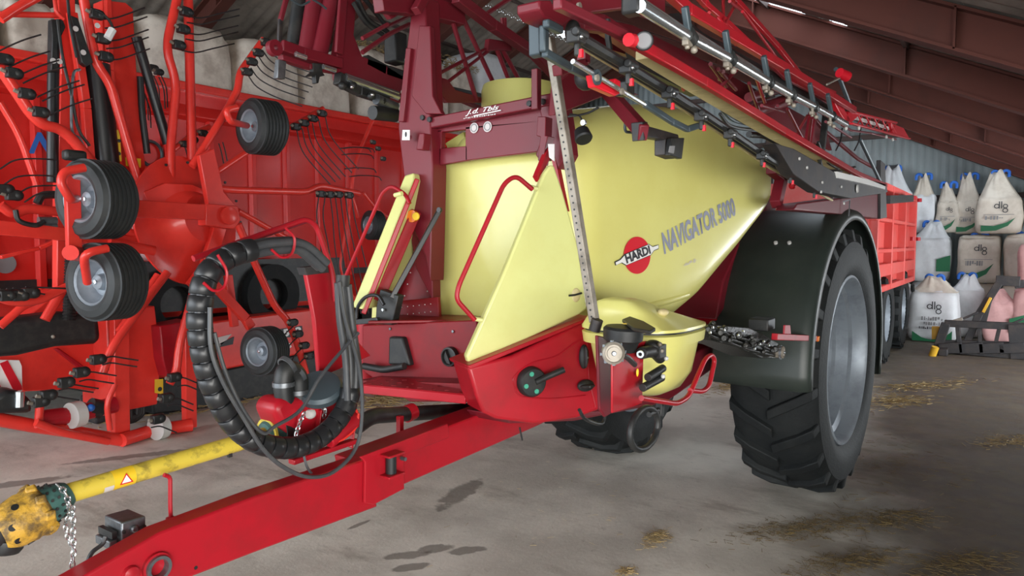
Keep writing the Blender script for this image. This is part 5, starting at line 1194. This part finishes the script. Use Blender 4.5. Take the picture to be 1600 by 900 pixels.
# hood / pickup below
MB().prism([(xa, YW-.55, zb_-.25), (xa, YW-.0, zb_+.02), (xa, YW+.6, zb_+.02), (xa, YW+.6, zb_-.30), (xa, YW-.5, zb_-.32)], (xb-xa, 0, 0)).build('lower_hood', 'bright_red', WG, .02)
MB().prism([(xa, YW-.1, .45), (xa, YW-.1, zb_-.3), (xa, YW+.9, zb_-.3), (xa, YW+.9, .45)], (xb-xa, 0, 0)).build('underframe', 'dark_steel', WG)
MB().tube([(xa, YW-.3, zb_-.35), (xb, YW-.3, zb_-.35)], .03, 8).build('hood_seam', 'black_plastic', WG)
for x in (5.2, 6.6, 8.3, 9.7):
    wy = YW+.1; ty = MB().lathe((x, wy, .6), (0, -1, 0), [(-.2, .35), (-.22, .5), (-.16, .59), (.16, .59), (.22, .5), (.2, .35)], 36, True).build('wagon_wheel', 'tyre', WG)
    MB().lathe((x, wy, .6), (0, -1, 0), [(.2, .36), (.1, .3), (.05, .12), (.1, .1), (.1, 0)], 28).build('rim', 'rim_silver', ty)
text_mesh('N', quad_xf(*L('Y', YW-.062, [(44, 240), (92, 240), (48, 206), (90, 208)])), WG, 'blue_lettering', 'blue_print', .04, .3)
MB().lathe(p('Y', YW-.01, 8, 412), (0, -1, 0), [(0, .09), (.004, .09), (.004, 0)], 24).build('round_badge', 'print_grey', WG)
# text lettering on the side behind the rotor
q = p('Y', YW-.02, 236, 240)
MB().tube([V((q.x+.12*math.cos(a)*1.0, YW-.02, q.z+.13*math.sin(a))) for a in [math.radians(x) for x in range(-130, 140, 20)]], .018, 6).build('dark_letter', 'ink', WG)
# ------------------------------------------------------------------ red trailed baler/cultivator unit with model text, between wagon and sprayer
YB = 6.5
BX = thing('red_low_implement', p('Z', 0, 400, 620), 'low red machine body with white lettering and black underside behind the hose loop', 'implement')
MB().prism(L('Y', YB, [(232, 516), (492, 482), (503, 546), (440, 560), (300, 588), (232, 592)]), (0, .38, 0)).build('body_side', 'bright_red', BX, .02)
MB().prism(L('Y', YB-.01, [(330, 530), (362, 522), (352, 534), (338, 544)]), (0, .008, 0)).build('arrow_decal', 'pale_print', BX)
MB().prism(L('Y', YB-.01, [(332, 545), (364, 538), (366, 526), (345, 536)]), (0, .006, 0)).build('arrow_decal', 'ink', BX)
MB().prism(L('Y', YB-.012, [(424, 531), (474, 524), (472, 509), (424, 516)]), (0, .004, 0)).build('lettering_panel', 'ink', BX)
text_mesh('S 512', quad_xf(*L('Y', YB-.016, [(428, 529), (472, 522), (427, 517), (471, 510)])), BX, 'white_lettering', 'white_print', .05)
text_mesh('US', quad_xf(*L('Y', YB-.016, [(440, 546), (456, 543), (440, 538), (455, 536)])), BX, 'white_lettering', 'white_print', .03)
MB().prism(L('Y', YB+.1, [(232, 592), (300, 588), (503, 546), (510, 620), (240, 648)]), (0, .3, 0)).build('underside', 'black_plastic', BX, .02)
for u in (250, 345, 440): MB().bar(p('Y', YB+.2, u, 580), V((p('Y', YB+.2, u, 580).x, YB+.2, 0)), .1, .1, (0, 1, 0)).build('support_leg', 'dark_steel', BX)
for u, v, r in ((270, 455, .34), (420, 440, .34)):
    MB().lathe(p('Y', YB+.3, u, v+20), (0, -1, 0), [(-.1, .18), (-.1, r), (.1, r), (.1, .18)], 30, True).build('black_roller', 'tyre', BX)
MB().prism(L('Y', YB+.02, [(380, 520), (394, 512), (402, 516), (396, 522)]), (0, .02, 0)).build('body_clip', 'crimson', BX)
MB().box((p('Y', YB+.3, 420, 440).x-.4, YB+.36, p('Y', YB+.3, 420, 440).z), (3, .1, .5)).build('dark_cowl', 'black_plastic', BX)
# ------------------------------------------------------------------ big white bulk blocks and straw bales on the wagon
def puffy(x0, x1, y0, y1, z0, z1, k=9, bulge=.05, noise_=.015, seed=0, n=5):
    rnd = random.Random(seed); mb = MB(); cx, cy, cz = (x0+x1)/2, (y0+y1)/2, (z0+z1)/2; hx, hy, hz = (x1-x0)/2, (y1-y0)/2, (z1-z0)/2
    ph = [rnd.uniform(0, 6.28) for _ in range(9)]
    bm = bmesh.new(); bmesh.ops.create_cube(bm, size=2); bmesh.ops.subdivide_edges(bm, edges=bm.edges, cuts=k, use_grid_fill=True)
    for q in bm.verts:
        x, y, z = q.co; m_ = (abs(x)**8+abs(y)**8+abs(z)**8)**(1/8); x, y, z = x/m_, y/m_, z/m_
        b_ = 1+bulge/max(hx, hy)*(1-z*z)
        w_ = noise_*(math.sin(5*x+ph[0]+2*z)+math.sin(6*y+ph[1]-3*z)+math.sin(7*z+ph[2]+2*x)*.6+math.sin(11*x+9*y+ph[3])*.4)
        q.co = V((cx+x*hx*b_+w_*(x*.9), cy+y*hy*b_+w_*y*.9, cz+z*hz+(w_ if z > -.9 else 0)*z))
    vs = [q.co.copy() for q in bm.verts]; bm.verts.index_update(); fs = [tuple(w_.index for w_ in f.verts) for f in bm.faces]; bm.free()
    return mb.add(vs, fs)
BL = [(-30, 5, 0), (5, 97, -2), (200, 372, 22), (372, 475, 58), (475, 560, 100)]
def block(u0, u1, vt, z0, lab, seed, y=YW+.40, h=None, dp=1.1, straw=False, nm='wrapped_bulk_block', mt='block_white', cat='bulk block', grp=None):
    xa_, xb_ = p('Y', y, u0, vt).x, p('Y', y, u1, vt).x
    z1 = p('Y', y, (u0+u1)/2, vt).z if h is None else z0+h
    o = puffy(xa_+.03, xb_-.03, y, y+dp, z0, z1, seed=seed, bulge=.006, noise_=.010).build(nm, mt, ang=60); o['label'] = lab; o['category'] = cat
    if grp: o['group'] = grp
    if straw:
        rnd = random.Random(seed); mb = MB()
        for i in range(260):
            c = V((rnd.uniform(xa_, xb_), y+rnd.uniform(-.03, dp*.5), z1+rnd.uniform(-.03, .06))); d = V((rnd.uniform(-1, 1), rnd.uniform(-1, .3), rnd.uniform(-.6, .5))).normalized()*.10
            mb.tube([c, c+d*.7], .005, 3)
        mb.build('straw_top', 'straw', o)
    return o
zr = zb_+.13
def rowtop(u, v): return p('Y', YW+.25, u, v).z
G = 'white bulk blocks on the red wagon'
block(-60, 4, 2, zr, 'pale dusty block at the far left frame edge, cut by the photo border', 11, grp=G)
block(6, 97, -6, zr, 'pale dusty block on the wagon left of the tedder masts', 12, grp=G)
block(100, 214, 6, zr, 'pale block on the wagon hidden behind the tedder masts', 17, grp=G)
block(216, 370, 26, zr, 'large stained pale block on the wagon right of the tedder mast', 13, grp=G)
block(372, 474, 60, zr, 'pale block on the wagon behind the tine arm and steel lattice', 14, grp=G)
block(475, 556, 98, zr, 'pale block on the wagon under the lower left boom', 15, grp=G)
block(558, 640, 76, zr, 'block with loose straw on top, left of the sprayer mast', 16, grp=G, straw=True)
block(642, 706, 84, zr, 'straw topped block on the wagon just right of the sprayer mast', 18, grp=G, straw=True)
block(707, 748, 104, zr, 'narrow straw topped block behind the crossed boom braces', 19, grp=G, straw=True)
block(750, 800, 80, zr, 'grey green block behind the tank lid braces', 20, grp=G, mt='bag_white')
block(801, 850, 74, zr, 'pale block behind the diagonal boom beam above the tank lid', 21, grp=G, h=1.5)
block(852, 880, 82, zr, 'pale block behind the perforated post and boom pivot', 22, grp=G, h=1.6)
# ------------------------------------------------------------------ red tipping trailer at the back
TR = thing('grain_trailer', (12, 2.7, 0), 'red trailer with ribbed side and tandem wheels behind the sprayer wheel', 'trailer')
ty_ = 1.45; z0t, z1t = 1.03, 2.42; x0t, x1t = 9.6, 13.62
MB().box(((x0t+x1t)/2, ty_+.06, (z0t+z1t)/2), (x1t-x0t, .05, z1t-z0t)).build('side_panel', 'trailer_red', TR, .005)
MB().box(((x0t+x1t)/2, ty_+2.4, (z0t+z1t)/2), (x1t-x0t, .05, z1t-z0t)).build('side_panel', 'trailer_red', TR, .005)
MB().box((x0t, ty_+1.23, (z0t+z1t)/2), (.06, 2.4, z1t-z0t)).build('front_panel', 'trailer_red', TR); MB().box((x1t, ty_+1.23, (z0t+z1t)/2), (.06, 2.4, z1t-z0t)).build('tailgate', 'trailer_red', TR)
MB().box(((x0t+x1t)/2, ty_+1.23, z0t+.03), (x1t-x0t, 2.4, .1)).build('load_floor', 'dark_steel', TR)
for z, h_ in ((z1t-.04, .09), (1.95, .05), (1.55, .05), (1.30, .16), (z0t+.03, .08)): MB().box(((x0t+x1t)/2, ty_-.01, z), (x1t-x0t, .10, h_)).build('side_rail', 'trailer_red', TR, .01)
for x in (9.65, 10.9, 12.25, 13.58): MB().box((x, ty_-.01, (z0t+z1t)/2), (.07, .12, z1t-z0t)).build('side_post', 'trailer_red', TR, .01)
for x in (12.8, 13.58):
    for z in (2.36, 1.72): MB().tube([(x, ty_-.1, z-.03), (x, ty_-.1, z+.03)], .035, 10).build('hinge', 'crimson', TR)
for x in (11.0, 12.7):
    for yy, s in ((1.62, -1), (3.55, 1)):
        mb = MB(); c = V((x, yy, .62)); ax = V((0, s, 0)); mb.lathe(c, ax, [(.20, .34), (.22, .46), (.20, .56), (.14, .60), (-.14, .60), (-.20, .56), (-.22, .46), (-.20, .34)], 40, True)
        for k in range(20):
            for sg in (-1, 1):
                a = 2*math.pi*(k+(.5 if sg > 0 else 0))/20; q = c+ax*(.11*sg)+V((math.cos(a), 0, math.sin(a)))*.60; mb.box(q, (.08, .17, .05), Matrix.Rotation(-a+math.pi/2, 3, 'Y'))
        w_ = mb.build('trailer_wheel', 'tyre', TR); MB().lathe(c, ax, [(.2, .35), (.12, .31), (.02, .29), (0, .1), (.1, .09), (.1, 0)], 30, cap=False).build('rim', 'rim_silver', w_)
MB().box((12, 2.6, .8), (3.6, .9, .3)).build('chassis', 'dark_steel', TR)
MB().tube([(14.0, 1.42, .82), (13.75, 1.42, .84), (13.7, 1.42, .95)], .03, 8, .05).build('rear_hook', 'black_plastic', TR); MB().box((13.75, 1.9, .86), (.5, .8, .08)).build('rear_frame', 'dark_steel', TR)
MB().bar(p('Y', 1.3, 1387, 312), p('Y', 1.3, 1424, 310), .06, .10).build('black_strap', 'black_plastic', TR)
# ------------------------------------------------------------------ bulk bags
GB = 'bulk bags piled against the end wall'
def bag(x, y, z, lab, seed, mt='bag_white', w_=.94, h=.90, hood=.5, text=None, loops=True, tdy=0):
    rnd = random.Random(seed); ph = [rnd.uniform(0, 6.28) for _ in range(6)]
    root = thing('bulk_bag', (x, y, z), lab, 'bag', GB)
    body = puffy(x-w_/2, x+w_/2, y-w_/2, y+w_/2, z, z+h, bulge=.012, noise_=.008, seed=seed, k=8).build('bag_body', mt, root, ang=70)
    # gathered hood rising to the lifting loops
    mb = MB(); vs = []; fs = []; n = 56; rows = 9; peaks = [(-.25, -.2), (.22, -.18), (.02, .24)]
    for j in range(rows):
        t = j/(rows-1)
        for i in range(n):
            a = 2*math.pi*i/n; sq = (abs(math.cos(a))**6+abs(math.sin(a))**6)**(-1/6)
            r = w_*.49*sq*(1-t)+.16*w_*t+.0
            fold = 1+.07*t*(1-t*.3)*math.sin(13*a+ph[0]+2*t)+.05*t*math.sin(7*a+ph[1])
            r *= fold; zz = z+h-.05+hood*(t**1.25)*(1+.13*math.sin(3*a+ph[2])*t)
            vs.append(V((x+r*math.cos(a)+.04*t*math.sin(ph[3]), y+r*math.sin(a)+.05*t*math.cos(ph[4]), zz)))
    for j in range(rows-1):
        for i in range(n): fs.append((j*n+i, j*n+(i+1) % n, (j+1)*n+(i+1) % n, (j+1)*n+i))
    fs.append(tuple((rows-1)*n+i for i in range(n)))
    MB().add(vs, fs).build('gathered_top', mt if mt != 'bag_white' or seed % 2 else 'bag_cream', root, ang=70)
    if loops:
        for k, (dx, dy) in enumerate(((-.03, -.08), (-.02, .08))):
            c = V((x+dx, y+dy, z+h+hood-.07)); MB().tube(spline([c+V((0, -.04, -.06)), c+V((0, -.04, .03)), c+V((0, .01, .06)), c+V((0, .05, .03)), c+V((0, .055, -.05))]), .026, 8).build('lifting_loop', 'loop_blue', root)
    if text:
        X = x-w_/2-.052
        def xf(s0, s1, t0, t1): return lambda s, t: V((X, y+w_*.5-w_*(s0+(s1-s0)*s)+tdy, z+h*(t0+(t1-t0)*t)))
        if text != 3:
            sc = w_/.66*.9; yc = y-.03+tdy; zc = z+h*(.70 if text == 1 else .66)
            mb = MB()
            def ring(dy, dz, R):
                n = 20; vs = []
                for i in range(n):
                    a = 2*math.pi*i/n; vs += [V((X, yc-(dy+R*math.cos(a))*sc, zc+(dz+R*math.sin(a))*sc)), V((X, yc-(dy+(R-.016)*math.cos(a))*sc, zc+(dz+(R-.016)*math.sin(a))*sc))]
                mb.add(vs, [(2*i, 2*((i+1) % n), 2*((i+1) % n)+1, 2*i+1) for i in range(n)])
            def stem(dy, z0_, z1_): mb.add([V((X-.001, yc-(dy+q_)*sc, zc+z_*sc)) for q_, z_ in ((-.009, z0_), (.009, z0_), (.009, z1_), (-.009, z1_))], [(0, 1, 2, 3)])
            ring(-.07, .02, .045); stem(-.03, -.025, .11); stem(.005, -.025, .11); ring(.065, .018, .042); ring(.065, -.062, .046)
            mb.build('bag_lettering', 'ink', root)
        if text == 1:
            scribble(xf(.2, .62, .37, .47), 7, root, 'faint_print', 'print_grey', seed)
            MB().box((X, y+tdy, z+h*.50), (.002, w_*.66, .008)).build('printed_line', 'print_grey', root)
            pts = [(.12, .06), (.12, .22), (.4, .20), (.65, .28), (.86, .42), (.7, .2), (.45, .08)]
            MB().add([xf(0, 1, 0, 1)(s, t)-V((.0, 0, 0)) for s, t in pts], [tuple(range(len(pts)))]).build('green_swoosh', 'green_print', root)
        if text == 2:
            scribble(xf(.28, .74, .42, .49), 8, root, 'faint_print', 'print_grey', 5); scribble(xf(.33, .78, .33, .39), 8, root, 'faint_print', 'print_grey', 6); scribble(xf(.24, .76, .255, .30), 11, root, 'faint_print', 'ink', 7)
            pts = [(.1, -.02), (.1, .20), (.3, .09), (.5, .05), (.74, .10), (.92, .24), (.92, -.02)]
            MB().add([xf(0, 1, 0, 1)(s, max(t, .02)) for s, t in pts], [tuple(range(len(pts)))]).build('green_swoosh', 'green_print', root)
    if text == 3 or (text is None and seed % 3 == 0):
        X = x-w_/2-.05; MB().add([(X, y-.12, z+.2), (X, y-.34, z+.2), (X, y-.34, z+.5), (X, y-.12, z+.42)], [(0, 1, 2, 3)]).build('green_mark', 'green_print', root)
    return root
def by(u, v, x): return p('X', x, u, v).y
xs1, xs2_ = 14.2, 15.5
def lay(u, x, z, lab, mt, text, hood, seed, w_=.66, h=.9, vref=400):
    return bag(x+w_/2, p('X', x, u, vref).y, z, lab, seed, mt, w_, h, hood, text)
# floor row in front
lay(1460, 13.7, 0, 'white floor-standing bag with wide green band, beside the trailer wheels', 'bag_white', 2, .24, 2, .70, .88)
lay(1512, 14.7, 0, 'white floor bag with green mark, right of the bag beside the trailer wheels', 'bag_white', 3, .25, 3, .50, .88)
lay(1400, 14.55, 0, 'white floor bag mostly hidden behind the trailer wheels', 'bag_white', None, .2, 4, .62, .88)
# rows against the end wall: floor, middle and top levels
for u, lab, mt, sd_ in ((1380, 'lower white bag at the wall behind the trailer', 'bag_white', 31), (1454, 'lower bag at the wall behind the floor bag with green band', 'bag_white', 32), (1529, 'lower bag at the wall directly under the middle printed bag', 'bag_cream', 33), (1603, 'lower bag at the wall near the right photo edge', 'bag_cream', 34)):
    lay(u, 15.4, 0, lab, mt, None, .0, sd_, .64, .93)
lay(1452, 15.3, .93, 'bright white bag of the middle level, touching the trailer edge', 'bag_white', 3, .28, 41, .62, .86)
lay(1380, 15.3, .93, 'white middle-level bag hidden behind the red trailer side', 'bag_white', None, .02, 42, .62, .90)
lay(1529, 15.3, .93, 'middle-level cream bag with black print and green swoosh, below the tallest bag', 'bag_cream', 1, .04, 43, .64, .86)
lay(1602, 15.3, .93, 'middle-level bag with green mark at the right photo edge', 'bag_cream', 3, .04, 44, .60, .88)
lay(1388, 15.3, 1.85, 'top white bag with two blue loops, directly above the trailer rail', 'bag_white', None, .50, 51, .66, .80)
lay(1438, 15.7, 1.85, 'top white bag right of the one above the trailer, slightly lower', 'bag_white', None, .40, 56, .40, .74)
lay(1478, 15.7, 1.85, 'narrow top bag with half-hidden black lettering, under the dark wall post', 'bag_cream', 1, .36, 52, .36, .60)
lay(1510, 15.75, 1.82, 'top cream bag with black print, left of the tallest bag', 'bag_cream', 1, .52, 53, .46, .62)
lay(1558, 15.3, 1.82, 'top bag with black print and green swoosh, highest at the right', 'bag_cream', 1, .48, 54, .68, .66)
lay(1634, 15.3, 1.83, 'top bag cut by the right photo edge', 'bag_cream', None, .10, 55, .60, .55)
bag(14.45, p('X', 14.0, 1618, 400).y-.1, .93, 'pink bag at the right edge, standing on the slumped pink bag', 61, 'bag_pink', .62, .72, .04, None, False)
bag(14.45, p('X', 14.0, 1618, 400).y-.05, 0, 'slumped pink bag on the floor behind the black machine, at the right edge', 62, 'bag_pink', .62, .92, .0, None, False)
bag(14.4, p('X', 14.0, 1567, 400).y, 0, 'sagging pink bag with loose crumpled mouth behind the black machine', 63, 'bag_pink', .46, .70, .22, None, False)
# ------------------------------------------------------------------ black fork frame at the right
FK = thing('loader_fork', p('Z', 0, 1530, 560), 'black steel fork frame with tall bent arm, standing on the floor at right', 'implement')
XK = 12.45
def kb(pts, w_, h_, nm, mt='dark_steel', dx=0): return MB().bars(L('X', XK+dx, pts), w_, h_, (1, 0, 0)).build(nm, mt, FK, .006)
base = p('Z', .04, 1465, 553)
kb([(1476, 505), (1640, 512)], .10, .12, 'top_bar'); kb([(1466, 544), (1640, 560)], .10, .14, 'bottom_bar'); kb([(1470, 535), (1640, 540)], .08, .05, 'middle_bar')
kb([(1478, 505), (1465, 545)], .12, .14, 'end_plate'); kb([(1496, 506), (1500, 548)], .06, .12, 'upright'); kb([(1530, 508), (1532, 552)], .05, .07, 'upright'); kb([(1562, 510), (1556, 535)], .05, .07, 'upright'); kb([(1588, 506), (1592, 560)], .2, .2, 'upright')
for u in (1484, 1516, 1548, 1580): kb([(u, 536), (u+2, 552)], .3, .05, 'slat', dx=-.1)
kb([(1511, 535), (1530, 490), (1561, 442)], .10, .14, 'lift_arm', dx=.1); kb([(1536, 505), (1545, 470), (1555, 450)], .08, .09, 'lift_arm', dx=.1)
kb([(1556, 438), (1594, 440)], .14, .12, 'arm_head', dx=.1); kb([(1592, 438), (1594, 450)], .12, .08, 'arm_head', dx=.1)
kb([(1536, 488), (1548, 465)], .04, .06, 'yellow_sticker', 'machine_yellow', dx=0)
kb([(1505, 498), (1528, 488)], .03, .03, 'hydraulic_pipe'); kb([(1566, 512), (1600, 498)], .03, .03, 'hydraulic_pipe')
kb([(1478, 506), (1504, 498)], .05, .05, 'chrome_ram', 'galvanised'); kb([(1462, 510), (1462, 530)], .1, .08, 'yellow_end', 'machine_yellow', dx=.1)
MB().tube([V((base.x, base.y+.03, .14)), V((base.x+.02, base.y+.07, .0))], .05, 10).build('end_foot', 'machine_yellow', FK)
for u in (1475, 1560): q = p('Z', 0, u, 553); MB().box((q.x+.2, q.y, .05), (.9, .12, .10)).build('fork_tine', 'dark_steel', FK, .01)
# ------------------------------------------------------------------ straw on the floor
def straw(u, v, rx, ry, n, h, seed, lab, mt='straw_dull', ln=.07, r=.0022, ang=0):
    rnd = random.Random(seed); q = p('Z', 0, u, v); mb = MB()
    for i in range(n):
        g1, g2 = rnd.gauss(0, .45), rnd.gauss(0, .45); rr2 = g1*g1+g2*g2
        c = q+V((math.cos(ang)*g1*rx-math.sin(ang)*g2*ry, math.sin(ang)*g1*rx+math.cos(ang)*g2*ry, max(.003, h*max(0, 1-rr2)*rnd.random()+.003)))
        a = rnd.uniform(0, 6.28); l_ = rnd.uniform(.4, 1)*ln; d = V((math.cos(a), math.sin(a), rnd.uniform(-.12, .25)*min(1, h*30)))*l_
        e = c+d; e.z = max(.003, e.z)
        mb.tube([c, e], r*rnd.uniform(.6, 1.2), 3)
    o = mb.build('straw_litter', mt); o['kind'] = 'stuff'; o['label'] = lab; o['category'] = 'straw'; return o
straw(1025, 842, .13, .07, 252, .02, 1, 'small loose tuft of straw on the floor at bottom centre', 'straw', .04, .0012)
straw(978, 896, .07, .04, 96, .02, 2, 'straw tuft cut by the lower photo edge', 'straw', .04, .0014)
straw(1260, 826, .50, .16, 540, .02, 3, 'wide thin straw patch in front of the big wheel', 'straw_dull', .06, .0013, -.6)
straw(1400, 812, .34, .14, 360, .02, 4, 'olive straw patch on the dark floor right of the big wheel', 'straw_dull', .06, .0013, -.6)
straw(1330, 880, .4, .14, 420, .02, 5, 'straw patch near the bottom edge right of centre', 'straw_dull', .06, .0012, -.6)
straw(1500, 882, .4, .14, 420, .02, 6, 'straw patch at the bottom right corner', 'straw_dull', .06, .0012, -.6)
straw(1395, 628, .6, .25, 420, .02, 7, 'pale straw patch on the floor right of the big wheel', 'straw', .10, .0022, -.5)
straw(1440, 604, .9, .25, 300, .015, 8, 'thin straw strip on the floor before the black fork frame', 'straw', .10, .0022, -.5)
straw(1580, 690, .4, .2, 210, .02, 9, 'brown straw scrap at the right photo edge', 'straw', .08, .0016, -.5)
straw(1140, 604, .5, .2, 228, .015, 10, 'straw beneath the crimson guard rail between tank and wheel', 'straw', .10, .0022, 0)
straw(320, 630, .9, .35, 480, .05, 11, 'straw pile on the floor behind the tedder leg', 'straw', .14, .004, 0)
straw(610, 625, .6, .4, 300, .04, 12, 'straw pile on the floor under the front step', 'straw', .14, .004, 0)
straw(1410, 735, 1.2, .5, 156, .01, 13, 'scattered single straws right of the big wheel', 'straw_dull', .09, .0014, 0)
straw(850, 800, 1.4, .8, 54, .005, 14, 'few scattered straws on the bare concrete in the middle', 'straw', .05, .001, 0)
